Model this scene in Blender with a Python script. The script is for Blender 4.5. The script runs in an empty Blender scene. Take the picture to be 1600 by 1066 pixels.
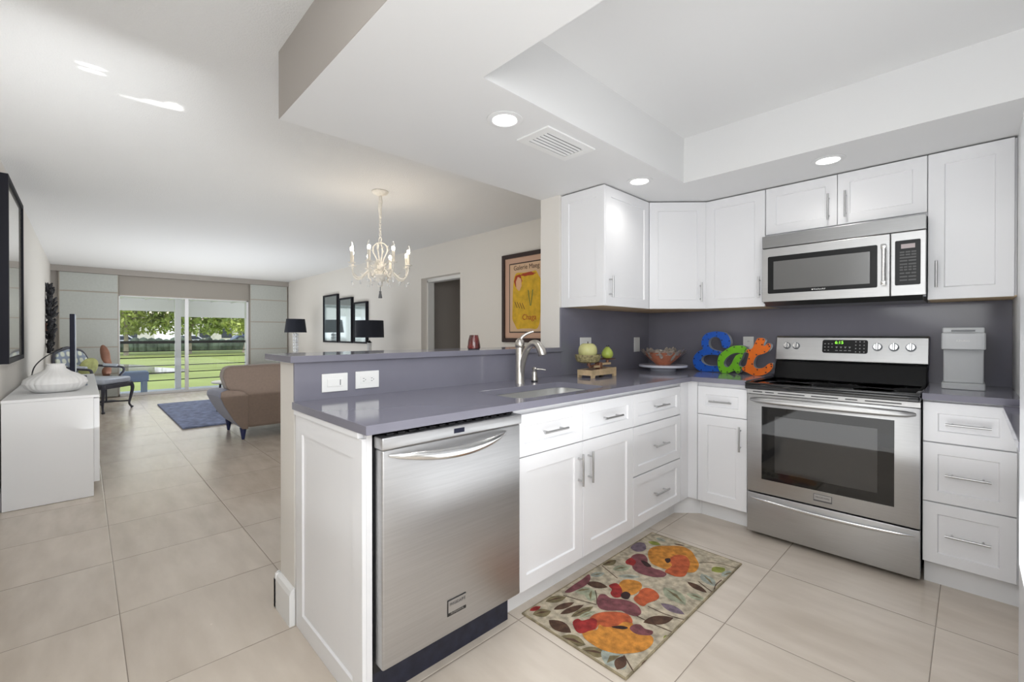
import bpy, bmesh, math, random
from mathutils import Vector, Matrix
PI = math.pi
random.seed(7)
S = bpy.context.scene
C = S.collection

# ---------------------------------------------------------------- camera, sky, lights, exposure
cam_d = bpy.data.cameras.new('camera'); cam = bpy.data.objects.new('camera', cam_d); C.objects.link(cam)
cam.location = (1.9109, -3.484, 1.1892)
cam.rotation_euler = (math.radians(90 - 0.248), math.radians(0.0), math.radians(45.982))
cam_d.sensor_fit = 'HORIZONTAL'; cam_d.sensor_width = 36
cam_d.lens = 36 * 692.863 / 1600
cam_d.shift_y = (525.427 - 533) / 1600
cam_d.clip_start = 0.02; cam_d.clip_end = 300
S.camera = cam

S.view_settings.view_transform = 'Standard'
S.view_settings.look = 'None'
S.view_settings.exposure = 0.0
S.view_settings.gamma = 1.0
S.view_settings.use_curve_mapping = False

world = bpy.data.worlds.new('sky'); S.world = world; world.use_nodes = True
wn = world.node_tree.nodes; wl = world.node_tree.links; wn.clear()
wo = wn.new('ShaderNodeOutputWorld'); wb = wn.new('ShaderNodeBackground')
wr = wn.new('ShaderNodeValToRGB'); wt = wn.new('ShaderNodeTexCoord'); ws = wn.new('ShaderNodeSeparateXYZ')
wl.new(wt.outputs['Generated'], ws.inputs[0]); wl.new(ws.outputs['Z'], wr.inputs[0])
wr.color_ramp.elements[0].position = 0.0; wr.color_ramp.elements[0].color = (0.90, 0.92, 0.94, 1)
wr.color_ramp.elements[1].position = 0.6; wr.color_ramp.elements[1].color = (0.66, 0.76, 0.94, 1)
wl.new(wr.outputs[0], wb.inputs[0]); wb.inputs[1].default_value = 1.6
wl.new(wb.outputs[0], wo.inputs[0])

def add_light(name, kind, loc, rot, energy, color=(1, 1, 1), **kw):
    d = bpy.data.lights.new(name, kind); d.energy = energy; d.color = color
    for k, v in kw.items(): setattr(d, k, v)
    o = bpy.data.objects.new(name, d); C.objects.link(o); o.location = loc; o.rotation_euler = rot
    return o
R = math.radians
add_light('sun', 'SUN', (-15, 10, 20), (R(40), R(0), R(65)), 2.3, (1, .96, .88), angle=R(.6))
# photographer's flash bounced off the wall and ceiling behind the camera, unseen fill lamps added in kitchen, hall, dining and living areas, daylight through the glass door
add_light('flash', 'AREA', (1.9, -3.80, 1.75), (R(80), 0, R(4)), 24.0, (.95, .98, 1), shape='RECTANGLE', size=1.6, size_y=1.0)
add_light('side_fill', 'AREA', (3.1, -3.3, 1.4), (R(80), 0, R(62)), 27.5, (.95, .98, 1), shape='RECTANGLE', size=1.1, size_y=1.6)
add_light('flash_bounce', 'AREA', (1.2, -3.4, .45), (R(180), 0, 0), 1.71, (.95, .98, 1), shape='RECTANGLE', size=2.6, size_y=.9)
add_light('kitchen_bounce', 'AREA', (1.5, -1.75, .55), (R(180), 0, 0), 12.0, (.95, .98, 1), shape='RECTANGLE', size=1.2, size_y=1.6)
add_light('hall_fill', 'AREA', (-.35, -3.45, 1.75), (R(91), 0, R(96)), 9.2, (.95, .98, 1), shape='RECTANGLE', size=.8, size_y=1.0, spread=R(110))
add_light('dining_bounce', 'AREA', (-2.4, -2.2, 0.5), (R(180), 0, 0), 15.84, (.95, .98, 1), shape='RECTANGLE', size=2.6, size_y=2.6)
add_light('living_bounce', 'AREA', (-6.6, -2.0, 0.5), (R(180), 0, 0), 57.22, (.95, .98, 1), shape='RECTANGLE', size=4.0, size_y=2.4)
add_light('kitchen_down_fill', 'AREA', (1.5, -2.65, 2.11), (0, 0, 0), 7.0, (.95, .98, 1), shape='RECTANGLE', size=1.6, size_y=.25)  # unseen fill added under the soffit, not a fixture
add_light('window_daylight', 'AREA', (-9.25, -1.93, 1.0), (0, R(-90), 0), 9.0, (1, .97, .92), shape='RECTANGLE', size=1.7, size_y=2.0)

# added spots aimed upward stand in for reflected sun glints on the ceiling
for gx, gy, gr, gs, ge in ((-.895, -3.455, 2.2, (.6, 1.9, 1), 230), (-.945, -3.450, 2.2, (.6, 1.7, 1), 200), (-1.10, -3.17, 3.0, (.8, 2.4, 1), 110), (-1.125, -3.25, 2.6, (.5, 3.4, 1), 60), (-1.07, -3.13, 3.0, (1.2, 1.2, 1), 90)):
    gl_ = add_light('glint_spot', 'SPOT', (gx, gy, .78), (R(180), 0, 0), ge, (1, 1, .97), spot_size=R(gr), spot_blend=.8, shadow_soft_size=.01)
    gl_.scale = gs

# ---------------------------------------------------------------- materials
def mat(name, col, rough=.5, metal=0, noise=0, nscale=8, bump=0, bscale=40, coat=0, spec=.5, emit=0, trans=0, alpha=1, ior=1.45, stretch=None, sheen=0):
    m = bpy.data.materials.new(name); m.use_nodes = True
    nt = m.node_tree; b = nt.nodes['Principled BSDF']
    c = tuple(col) + (1,)
    b.inputs['Base Color'].default_value = c
    b.inputs['Roughness'].default_value = rough; b.inputs['Metallic'].default_value = metal
    b.inputs['Coat Weight'].default_value = coat; b.inputs['Coat Roughness'].default_value = .03
    b.inputs['Specular IOR Level'].default_value = spec; b.inputs['IOR'].default_value = ior
    b.inputs['Transmission Weight'].default_value = trans; b.inputs['Alpha'].default_value = alpha
    if sheen: b.inputs['Sheen Weight'].default_value = sheen
    if emit:
        b.inputs['Emission Color'].default_value = c; b.inputs['Emission Strength'].default_value = emit
    tc = nt.nodes.new('ShaderNodeTexCoord'); mp = nt.nodes.new('ShaderNodeMapping')
    nt.links.new(tc.outputs['Object'], mp.inputs[0])
    if stretch: mp.inputs['Scale'].default_value = stretch
    if noise:
        n = nt.nodes.new('ShaderNodeTexNoise'); n.inputs['Scale'].default_value = nscale; n.inputs['Detail'].default_value = 5
        nt.links.new(mp.outputs[0], n.inputs[0])
        r = nt.nodes.new('ShaderNodeValToRGB')
        r.color_ramp.elements[0].position = .3; r.color_ramp.elements[1].position = .7
        r.color_ramp.elements[0].color = tuple(max(0, x * (1 - noise)) for x in col) + (1,)
        r.color_ramp.elements[1].color = tuple(min(1, x * (1 + noise)) for x in col) + (1,)
        nt.links.new(n.outputs[0], r.inputs[0]); nt.links.new(r.outputs[0], b.inputs['Base Color'])
    if bump:
        n2 = nt.nodes.new('ShaderNodeTexNoise'); n2.inputs['Scale'].default_value = bscale; n2.inputs['Detail'].default_value = 4
        nt.links.new(mp.outputs[0], n2.inputs[0])
        bp = nt.nodes.new('ShaderNodeBump'); bp.inputs['Strength'].default_value = bump; bp.inputs['Distance'].default_value = .01
        nt.links.new(n2.outputs[0], bp.inputs['Height']); nt.links.new(bp.outputs[0], b.inputs['Normal'])
    return m

def srgb(r, g, b):
    f = lambda c: (c / 255 / 12.92) if c / 255 <= .04045 else ((c / 255 + .055) / 1.055) ** 2.4
    return (f(r), f(g), f(b))

M = {}
M['wall'] = mat('painted_wall', srgb(226, 222, 216), .75, bump=.05, bscale=90)
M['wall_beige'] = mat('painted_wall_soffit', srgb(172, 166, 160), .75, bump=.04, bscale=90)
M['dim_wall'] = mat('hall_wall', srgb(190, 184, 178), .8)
M['ceiling'] = mat('ceiling_texture', srgb(226, 226, 226), .9, bump=.35, bscale=120)
M['soffit'] = mat('soffit_paint', srgb(228, 228, 228), .6)
M['trim'] = mat('white_trim', srgb(235, 235, 234), .35)
M['cab'] = mat('white_cabinet_paint', srgb(234, 234, 236), .32, noise=.01, nscale=3)
M['birch'] = mat('birch_plywood', srgb(214, 188, 150), .5, noise=.08, nscale=6, stretch=(2, 14, 14))
M['toe'] = mat('toe_kick', srgb(232, 232, 233), .4)
M['nickel'] = mat('brushed_nickel', srgb(196, 192, 186), .28, 1, noise=.05, nscale=60)
M['pull'] = mat('satin_pull', srgb(190, 190, 190), .3, 1)
M['steel'] = mat('brushed_steel', srgb(188, 188, 189), .42, 1, noise=.05, nscale=5, bump=.03, bscale=60, stretch=(1, 1, 30))
M['steel_h'] = mat('brushed_steel_level', srgb(186, 186, 186), .38, 1, noise=.04, nscale=5, bump=.03, bscale=60, stretch=(2, 2, 60))
M['panel_black'] = mat('touch_panel_black', (.014, .014, .015), .3, spec=.25)
M['steel_mid'] = mat('vent_steel', srgb(150, 150, 150), .36, 1, noise=.04, nscale=5, bump=.03, bscale=60, stretch=(2, 2, 60))
M['steel_bright'] = mat('polished_steel', srgb(214, 214, 214), .18, 1)
M['steel_dark'] = mat('dark_steel', srgb(110, 112, 116), .35, 1)
M['black'] = mat('black_plastic', (.012, .012, .014), .35)
M['black_navy'] = mat('black_toe_panel', (.02, .022, .04), .5, noise=.3, nscale=30)
M['black_glass'] = mat('black_glass', (.006, .006, .007), .05, coat=.5)
M['oven_glass'] = mat('oven_glass', (.012, .012, .012), .04, spec=.6)
M['oven_inner'] = mat('oven_inner_window', (.035, .035, .035), .06, spec=.9)
M['mw_mesh'] = mat('microwave_mesh', (.16, .16, .16), .22, .3, coat=.6)
M['display'] = mat('display_green', (.25, .85, .05), .3, emit=2.2)
M['display_dark'] = mat('display_off', (.45, .38, .38), .3)
M['key'] = mat('key_print', (.45, .45, .45), .5)
M['key_dim'] = mat('key_print_dim', (.09, .09, .09), .4)
M['white_plastic'] = mat('white_plastic', srgb(240, 240, 238), .3)
M['slot'] = mat('socket_slot', (.08, .08, .09), .5)
M['baseboard'] = mat('baseboard_white', srgb(238, 238, 238), .35)
M['chand'] = mat('distressed_white_metal', srgb(238, 234, 226), .5, noise=.08, nscale=50)
M['bulb'] = mat('bulb_glow', (1, .90, .74), .2, emit=14)
M['bulb_glass'] = mat('bulb_glass', (1, 1, 1), .02, trans=1, ior=1.1)
M['crystal'] = mat('crystal', (.95, .96, .98), .05, trans=.35, ior=1.4)
M['can_glow'] = mat('can_light_lens', (1, .98, .95), .5, emit=9)
M['candle'] = mat('candle_sleeve', srgb(232, 226, 214), .5)
M['curtain'] = mat('panel_curtain', srgb(192, 195, 190), .85, noise=.03, nscale=30, bump=.1, bscale=200)
M['curtain_edge'] = mat('curtain_edge', srgb(176, 168, 156), .8)
M['blind'] = mat('roller_blind', srgb(166, 160, 152), .85)
M['white_metal'] = mat('white_aluminium', srgb(246, 246, 248), .4)
M['rail'] = mat('dark_rail', (.03, .03, .03), .5)
M['white_lacquer'] = mat('white_lacquer', srgb(232, 232, 233), .3)
M['ceramic'] = mat('white_ceramic', srgb(238, 237, 236), .3)
M['tv'] = mat('tv_black', (.01, .012, .03), .5, spec=.25)
M['tv_glare_remote'] = mat('screen_glare_remote_grey', srgb(120, 128, 142), .3, .3)  # pale grey holds the TV screen's reflection; also colours the remote
M['frame_black'] = mat('frame_black', (.012, .012, .018), .6, spec=.2)
M['frame_brown'] = mat('frame_brown', srgb(52, 36, 32), .4)
M['mat_pink'] = mat('poster_mat', srgb(205, 168, 146), .7)
M['poster_paper'] = mat('poster_paper', srgb(214, 182, 150), .6)
M['poster_yellow'] = mat('poster_yellow', srgb(214, 172, 40), .6, noise=.18, nscale=14)
M['poster_red'] = mat('poster_red', srgb(170, 62, 30), .6)
M['poster_ink'] = mat('poster_ink', srgb(72, 44, 34), .6)
M['poster_green'] = mat('poster_green', srgb(92, 118, 62), .6)
M['poster_pale'] = mat('poster_pale', srgb(226, 178, 140), .6)
M['sofa'] = mat('sofa_fabric', srgb(134, 117, 106), .75, noise=.05, nscale=40, bump=.08, bscale=250, sheen=.3)
M['sofa_window_lit'] = mat('sofa_window_lit_fabric', srgb(138, 143, 168), .7, noise=.05, nscale=40, bump=.08, bscale=250, sheen=.3)  # bluish window light on arms and seat is put into this colour
M['navy_wood'] = mat('dark_blue_leg', (.03, .04, .13), .3)
M['rug_blue'] = mat('blue_shag', srgb(144, 154, 186), .95, noise=.35, nscale=14, bump=1.0, bscale=60)
M['chair_wood'] = mat('dark_chair_wood', srgb(62, 62, 72), .4)
M['chair_seat'] = mat('chair_seat_fabric', srgb(190, 196, 208), .7, noise=.04, nscale=30)
M['pillow'] = mat('green_pillow', srgb(168, 170, 110), .8, noise=.25, nscale=9)
M['torso_wood'] = mat('carved_wood', srgb(132, 92, 74), .45, noise=.15, nscale=12)
M['shade'] = mat('lamp_shade_black', (.012, .014, .024), .75)
M['mirror'] = mat('picture_glass', srgb(176, 190, 194), .06, .75)
M['art_pale'] = mat('pale_print', srgb(150, 172, 180), .4, noise=.15, nscale=6)
M['art_left'] = mat('painting_with_glare', srgb(178, 174, 160), .25, noise=.3, nscale=2.2, coat=1)  # canvas tone lightened to stand in for reflections in the glass
M['red_glass'] = mat('red_votive', (.10, .008, .007), .12, noise=.8, nscale=9, coat=1)
M['stone_black'] = mat('black_driftwood', (.02, .02, .024), .6, noise=.6, nscale=20)
M['apple'] = mat('apple_skin', srgb(202, 200, 140), .25, noise=.06, nscale=14)
M['pear'] = mat('pear_skin', srgb(168, 184, 84), .3, noise=.14, nscale=12)
M['stem'] = mat('stem', (.05, .035, .02), .7)
M['scale_wood'] = mat('aged_cream_wood', srgb(196, 172, 136), .55, noise=.2, nscale=26)
M['scale_copper'] = mat('copper_parts', srgb(150, 108, 88), .4, .5, noise=.25, nscale=30)
M['wicker'] = mat('gold_wicker', srgb(150, 140, 100), .6, noise=.55, nscale=70, bump=.5, bscale=90)
M['terracotta'] = mat('bowl_terracotta', srgb(196, 122, 92), .45, noise=.15, nscale=30)
M['silver_leaf'] = mat('silver_leaf', srgb(190, 182, 172), .35, .5, noise=.3, nscale=60)
M['marble'] = mat('white_marble', srgb(206, 208, 220), .2, noise=.06, nscale=10)
M['eat_blue'] = mat('blue_enamel', srgb(28, 92, 196), .35, noise=.08, nscale=30)
M['eat_green'] = mat('green_enamel', srgb(116, 190, 36), .35, noise=.08, nscale=30)
M['eat_orange'] = mat('orange_enamel', srgb(232, 112, 24), .35, noise=.05, nscale=30)
M['eat_side'] = mat('galvanised_side', srgb(190, 196, 204), .4, .3)
M['rivet'] = mat('black_rivet', (.015, .015, .02), .5)
M['coffee'] = mat('grey_plastic', srgb(200, 202, 204), .35)
M['coffee_dark'] = mat('dark_grey_plastic', srgb(110, 112, 116), .4)  # darker grey for the lid handle and the chandelier tassel
M['sink'] = mat('sink_steel', srgb(226, 226, 224), .38, 1)
M['fridge'] = mat('fridge_white', srgb(226, 227, 230), .3)
M['grass'] = mat('lawn', srgb(146, 158, 88), .9, noise=.22, nscale=.35, bump=.3, bscale=30)
M['pond'] = mat('pond_water', (.10, .12, .10), .06, noise=.2, nscale=.5)
M['leaf'] = mat('tree_leaf', srgb(176, 188, 108), .6, noise=.35, nscale=.9)
M['leaf2'] = mat('tree_leaf_dark', srgb(150, 168, 96), .6, noise=.35, nscale=.9)
M['bark'] = mat('bark', srgb(176, 164, 150), .8, noise=.2, nscale=5)
M['hedge'] = mat('hedge', srgb(84, 96, 84), .9, noise=.6, nscale=1.2)
M['asphalt'] = mat('car_park', srgb(110, 112, 114), .8)
M['car_white'] = mat('car_paint_white', srgb(215, 220, 225), .25)
M['car_blue'] = mat('car_paint_blue', srgb(70, 90, 125), .25)
M['car_dark'] = mat('car_paint_dark', srgb(40, 44, 52), .25)
M['tyre'] = mat('tyre', (.02, .02, .02), .7)
M['bldg'] = mat('pale_building', srgb(214, 212, 206), .8)
M['bldg_win'] = mat('building_window', (.05, .06, .08), .1)
M['bench_blue'] = mat('bench_blue', srgb(158, 178, 214), .6)
M['bench_leg'] = mat('bench_leg', srgb(170, 190, 214), .5)
M['deck'] = mat('balcony_floor', srgb(214, 220, 232), .35)
M['patio_roof'] = mat('patio_roof', srgb(246, 246, 246), .6)
for n_, c_ in dict(base=(188, 176, 154), yellow=(200, 134, 56), orange=(184, 90, 54), red=(150, 44, 42), mauve=(122, 72, 76), plum=(120, 104, 116), dark=(52, 34, 34), brown=(84, 60, 46), olive=(122, 110, 80), sage=(158, 162, 138), teal=(156, 162, 152), green=(136, 142, 66), binding=(150, 138, 112)).items():
    M['rug_' + n_] = mat('rug_' + n_, srgb(*(v * .95 for v in c_)), .95, noise=.38, nscale=34, bump=.4, bscale=220)

# quartz
def quartz():
    m = mat('grey_quartz', srgb(125, 124, 136), .11, noise=.05, nscale=3, coat=.0, spec=.4)
    nt = m.node_tree; b = nt.nodes['Principled BSDF']
    return m
M['quartz'] = quartz()

# plaid throw on the armchair back
def plaid():
    m = bpy.data.materials.new('plaid_fabric'); m.use_nodes = True; nt = m.node_tree; b = nt.nodes['Principled BSDF']
    tc = nt.nodes.new('ShaderNodeTexCoord'); w1 = nt.nodes.new('ShaderNodeTexWave'); w2 = nt.nodes.new('ShaderNodeTexWave')
    w1.bands_direction = 'X'; w2.bands_direction = 'Z'
    for w in (w1, w2):
        w.inputs['Scale'].default_value = 3; nt.links.new(tc.outputs['Object'], w.inputs[0])
    mx = nt.nodes.new('ShaderNodeMath'); mx.operation = 'MULTIPLY'
    nt.links.new(w1.outputs[1], mx.inputs[0]); nt.links.new(w2.outputs[1], mx.inputs[1])
    r = nt.nodes.new('ShaderNodeValToRGB'); r.color_ramp.elements[0].color = srgb(140, 150, 168) + (1,); r.color_ramp.elements[1].color = srgb(216, 220, 206) + (1,)
    r.color_ramp.elements[0].position = .05; r.color_ramp.elements[1].position = .4
    nt.links.new(mx.outputs[0], r.inputs[0]); nt.links.new(r.outputs[0], b.inputs['Base Color']); b.inputs['Roughness'].default_value = .8
    return m
M['plaid'] = plaid()

# floor tile: 60 cm grid with thin grout, each tile a little different in tone and tilt
def tile():
    m = bpy.data.materials.new('beige_porcelain_tile'); m.use_nodes = True; nt = m.node_tree; N = nt.nodes; Lk = nt.links; b = N['Principled BSDF']
    g = N.new('ShaderNodeNewGeometry'); sep = N.new('ShaderNodeSeparateXYZ'); Lk.new(g.outputs['Position'], sep.inputs[0])
    def mth(op, a, b_=None, c=None):
        n = N.new('ShaderNodeMath'); n.operation = op
        for i, v in enumerate((a, b_, c)):
            if v is None: continue
            if isinstance(v, (int, float)): n.inputs[i].default_value = v
            else: Lk.new(v, n.inputs[i])
        return n.outputs[0]
    def axis(o, off, size):
        t = mth('DIVIDE', mth('SUBTRACT', o, off), size)
        fr = mth('FRACT', t); cell = mth('FLOOR', t)
        d = mth('MULTIPLY', mth('MINIMUM', fr, mth('SUBTRACT', 1, fr)), size)
        return cell, d, fr
    cx, dx, fx = axis(sep.outputs['X'], .003 - .604 * 40, .604)
    cy, dy, fy = axis(sep.outputs['Y'], -.995 - .5955 * 40, .5955)
    d = mth('MINIMUM', dx, dy)
    grout = mth('LESS_THAN', d, .0016)
    cmb = N.new('ShaderNodeCombineXYZ'); Lk.new(cx, cmb.inputs[0]); Lk.new(cy, cmb.inputs[1])
    wn_ = N.new('ShaderNodeTexWhiteNoise'); Lk.new(cmb.outputs[0], wn_.inputs[0])
    mp = N.new('ShaderNodeMapping'); mp.inputs['Scale'].default_value = (.9, 3.2, 1); Lk.new(g.outputs['Position'], mp.inputs[0])
    va = N.new('ShaderNodeVectorMath'); va.operation = 'ADD'; Lk.new(mp.outputs[0], va.inputs[0]); Lk.new(wn_.outputs['Color'], va.inputs[1])
    no = N.new('ShaderNodeTexNoise'); no.inputs['Scale'].default_value = 3.5; no.inputs['Detail'].default_value = 7; Lk.new(va.outputs[0], no.inputs[0])
    ra = N.new('ShaderNodeValToRGB'); ra.color_ramp.elements[0].position = .3; ra.color_ramp.elements[1].position = .72
    ra.color_ramp.elements[0].color = srgb(198, 186, 172) + (1,); ra.color_ramp.elements[1].color = srgb(214, 203, 190) + (1,)
    Lk.new(no.outputs[0], ra.inputs[0])
    hs = N.new('ShaderNodeHueSaturation'); Lk.new(ra.outputs[0], hs.inputs['Color']); Lk.new(mth('ADD', mth('MULTIPLY', wn_.outputs['Value'], .06), .97), hs.inputs['Value'])
    mix = N.new('ShaderNodeMix'); mix.data_type = 'RGBA'; Lk.new(grout, mix.inputs[0]); Lk.new(hs.outputs[0], mix.inputs[6]); mix.inputs[7].default_value = srgb(146, 134, 122) + (1,)
    Lk.new(mix.outputs[2], b.inputs['Base Color'])
    # roughness
    Lk.new(mth('ADD', mth('MULTIPLY', no.outputs[0], .14), .17), b.inputs['Roughness'])
    # height: grout recess plus slight tilt of each tile
    tilt = N.new('ShaderNodeSeparateColor'); Lk.new(wn_.outputs['Color'], tilt.inputs[0])
    h = mth('ADD', mth('MULTIPLY', mth('SUBTRACT', tilt.outputs[0], .5), fx), mth('MULTIPLY', mth('SUBTRACT', tilt.outputs[1], .5), fy))
    h = mth('ADD', mth('MULTIPLY', h, .9), mth('MULTIPLY', mth('MINIMUM', mth('DIVIDE', d, .006), 1), .35))
    h = mth('ADD', h, mth('MULTIPLY', no.outputs[0], .25))
    bp = N.new('ShaderNodeBump'); bp.inputs['Distance'].default_value = .004; bp.inputs['Strength'].default_value = .8
    Lk.new(h, bp.inputs['Height']); Lk.new(bp.outputs[0], b.inputs['Normal'])
    return m
M['tile'] = tile()

def pane_glass():
    m = bpy.data.materials.new('window_pane'); m.use_nodes = True; nt = m.node_tree; N = nt.nodes; N.clear()
    o = N.new('ShaderNodeOutputMaterial'); mx = N.new('ShaderNodeMixShader'); t = N.new('ShaderNodeBsdfTransparent'); g = N.new('ShaderNodeBsdfGlossy'); f = N.new('ShaderNodeFresnel')
    g.inputs['Roughness'].default_value = 0.0; f.inputs[0].default_value = 1.35; t.inputs[0].default_value = (.98, .98, .98, 1)
    nt.links.new(f.outputs[0], mx.inputs[0]); nt.links.new(t.outputs[0], mx.inputs[1]); nt.links.new(g.outputs[0], mx.inputs[2]); nt.links.new(mx.outputs[0], o.inputs[0])
    return m
M['pane'] = pane_glass()

# ---------------------------------------------------------------- mesh helpers
class MB:
    """collects shapes; build() links them as ONE mesh object"""
    def __init__(s): s.bm = bmesh.new(); s.mats = []; s.cur = 0
    def m(s, key):
        if key not in s.mats: s.mats.append(key)
        s.cur = s.mats.index(key); return s
    def _tag(s, faces):
        for f in faces: f.material_index = s.cur
    def box(s, x0, x1, y0, y1, z0, z1, bevel=0, seg=2):
        r = bmesh.ops.create_cube(s.bm, size=1); v = r['verts']
        bmesh.ops.scale(s.bm, vec=(x1 - x0, y1 - y0, z1 - z0), verts=v)
        bmesh.ops.translate(s.bm, vec=((x0 + x1) / 2, (y0 + y1) / 2, (z0 + z1) / 2), verts=v)
        fs = set(f for q in v for f in q.link_faces)
        if bevel:
            es = list(set(e for q in v for e in q.link_edges))
            rr = bmesh.ops.bevel(s.bm, geom=es, offset=bevel, segments=seg, affect='EDGES', profile=.5)
            fs = set(f for f in fs if f.is_valid) | set(rr['faces'])
            for q in rr['verts']: fs |= set(q.link_faces)
        s._tag(fs); return s
    def lathe(s, prof, c=(0, 0, 0), seg=32, Mx=None, rfun=None):
        rings = []
        for (r, z) in prof:
            ring = []
            for i in range(seg):
                a = 2 * PI * i / seg; rr = r * (rfun(a, z) if rfun else 1)
                p = Vector((rr * math.cos(a), rr * math.sin(a), z))
                if Mx: p = Mx @ p
                ring.append(s.bm.verts.new(p + Vector(c)))
            rings.append(ring)
        fs = []
        for a, b in zip(rings, rings[1:]):
            for i in range(seg):
                j = (i + 1) % seg; fs.append(s.bm.faces.new((a[i], a[j], b[j], b[i])))
        if prof[0][0] > 1e-5: fs.append(s.bm.faces.new(list(reversed(rings[0]))))
        if prof[-1][0] > 1e-5: fs.append(s.bm.faces.new(rings[-1]))
        s._tag(fs)
        return s
    def cyl(s, p0, p1, r0, r1=None, seg=16):
        r1 = r0 if r1 is None else r1
        return s.tube([p0, p1], [r0, r1], seg)
    def tube(s, pts, rad, seg=10, flat=1.0, up=None):
        pts = [Vector(p) for p in pts]; n = len(pts)
        if isinstance(rad, (int, float)): rad = [rad] * n
        t0 = (pts[1] - pts[0]).normalized()
        ref = Vector(up) if up else (Vector((0, 0, 1)) if abs(t0.z) < .9 else Vector((1, 0, 0)))
        rings = []
        u = None
        for i in range(n):
            t = (pts[min(i + 1, n - 1)] - pts[max(i - 1, 0)]).normalized()
            if u is None: u = (ref - ref.dot(t) * t).normalized()
            else: u = (u - u.dot(t) * t).normalized()
            w = t.cross(u)
            rings.append([s.bm.verts.new(pts[i] + (u * math.cos(2 * PI * k / seg) + w * math.sin(2 * PI * k / seg) * flat) * rad[i]) for k in range(seg)])
        fs = []
        for a, b in zip(rings, rings[1:]):
            for i in range(seg):
                j = (i + 1) % seg; fs.append(s.bm.faces.new((a[i], a[j], b[j], b[i])))
        fs.append(s.bm.faces.new(list(reversed(rings[0])))); fs.append(s.bm.faces.new(rings[-1]))
        s._tag(fs); return s
    def prism(s, poly, f0, f1):
        """poly: 2D points; f0,f1 map (a,b)->3D for the two caps"""
        A = [s.bm.verts.new(f0(*p)) for p in poly]; B = [s.bm.verts.new(f1(*p)) for p in poly]
        fs = [s.bm.faces.new(A), s.bm.faces.new(list(reversed(B)))]
        n = len(poly)
        for i in range(n):
            j = (i + 1) % n; fs.append(s.bm.faces.new((A[i], B[i], B[j], A[j])))
        s._tag(fs); return s
    def ell(s, c, r, seg=20, rings=12, Mx=None):
        rr = bmesh.ops.create_uvsphere(s.bm, u_segments=seg, v_segments=rings, radius=1)
        v = rr['verts']; bmesh.ops.scale(s.bm, vec=r, verts=v)
        if Mx: bmesh.ops.transform(s.bm, matrix=Mx, verts=v)
        bmesh.ops.translate(s.bm, vec=c, verts=v)
        s._tag(set(f for q in v for f in q.link_faces)); return s
    def poly(s, pts):
        f = s.bm.faces.new([s.bm.verts.new(p) for p in pts]); s._tag([f]); return s
    def add(s, me, Mx, side=None):
        """adds a mesh datablock; faces whose local normal is not +-Z get material key side"""
        base = s.cur; si = base
        if side: s.m(side); si = s.cur; s.cur = base
        vs = [s.bm.verts.new(Mx @ v.co) for v in me.vertices]
        for p in me.polygons:
            try: f = s.bm.faces.new([vs[i] for i in p.vertices])
            except ValueError: continue
            f.material_index = base if abs(p.normal.z) > .5 else si
        return s
    def panel(s, o, u, n, w, h, t, fr=.057, rec=.008):
        """shaker panel: o lower corner on the back plane, u width direction, n outward, framed recessed front"""
        o = Vector(o); u = Vector(u).normalized(); n = Vector(n).normalized(); z = Vector((0, 0, 1))
        P = lambda a, b, c: s.bm.verts.new(o + u * a + z * b + n * c)
        e = .0012
        B = [P(0, 0, 0), P(w, 0, 0), P(w, h, 0), P(0, h, 0)]
        A0 = [P(0, 0, t - e), P(w, 0, t - e), P(w, h, t - e), P(0, h, t - e)]
        A = [P(e, e, t), P(w - e, e, t), P(w - e, h - e, t), P(e, h - e, t)]
        I = [P(fr, fr, t), P(w - fr, fr, t), P(w - fr, h - fr, t), P(fr, h - fr, t)]
        g = .004
        J = [P(fr + g, fr + g, t - rec), P(w - fr - g, fr + g, t - rec), P(w - fr - g, h - fr - g, t - rec), P(fr + g, h - fr - g, t - rec)]
        fs = []
        for a, b in ((B, A0), (A0, A), (A, I), (I, J)):
            for i in range(4):
                j = (i + 1) % 4; fs.append(s.bm.faces.new((a[i], a[j], b[j], b[i])))
        fs.append(s.bm.faces.new(J)); fs.append(s.bm.faces.new(list(reversed(B))))
        s._tag(fs); return s
    def build(s, name, m=None, parent=None, smooth=False, origin=None, bev=0):
        if m and not s.mats: s.mats = [m]
        bmesh.ops.remove_doubles(s.bm, verts=s.bm.verts, dist=1e-6)
        bmesh.ops.recalc_face_normals(s.bm, faces=s.bm.faces)
        org = Vector(ORG.get(parent.name, (0, 0, 0))) if parent else (Vector(origin) if origin else None)
        if org is None:
            xs = [v.co for v in s.bm.verts]
            org = Vector(((min(v.x for v in xs) + max(v.x for v in xs)) / 2, (min(v.y for v in xs) + max(v.y for v in xs)) / 2, min(v.z for v in xs)))
        bmesh.ops.translate(s.bm, vec=-org, verts=s.bm.verts)
        me = bpy.data.meshes.new(name); s.bm.to_mesh(me); s.bm.free()
        for k in s.mats: me.materials.append(M[k])
        if smooth:
            for p in me.polygons: p.use_smooth = True
            try: me.set_sharp_from_angle(angle=R(38))
            except Exception: pass
        o = bpy.data.objects.new(name, me); C.objects.link(o)
        if parent: o.parent = parent; ORG[o.name] = tuple(org)
        else: o.location = org; ORG[o.name] = tuple(org)
        if bev:
            b = o.modifiers.new('bevel', 'BEVEL'); b.width = bev; b.segments = 2; b.limit_method = 'ANGLE'
        return o
ORG = {}
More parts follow.
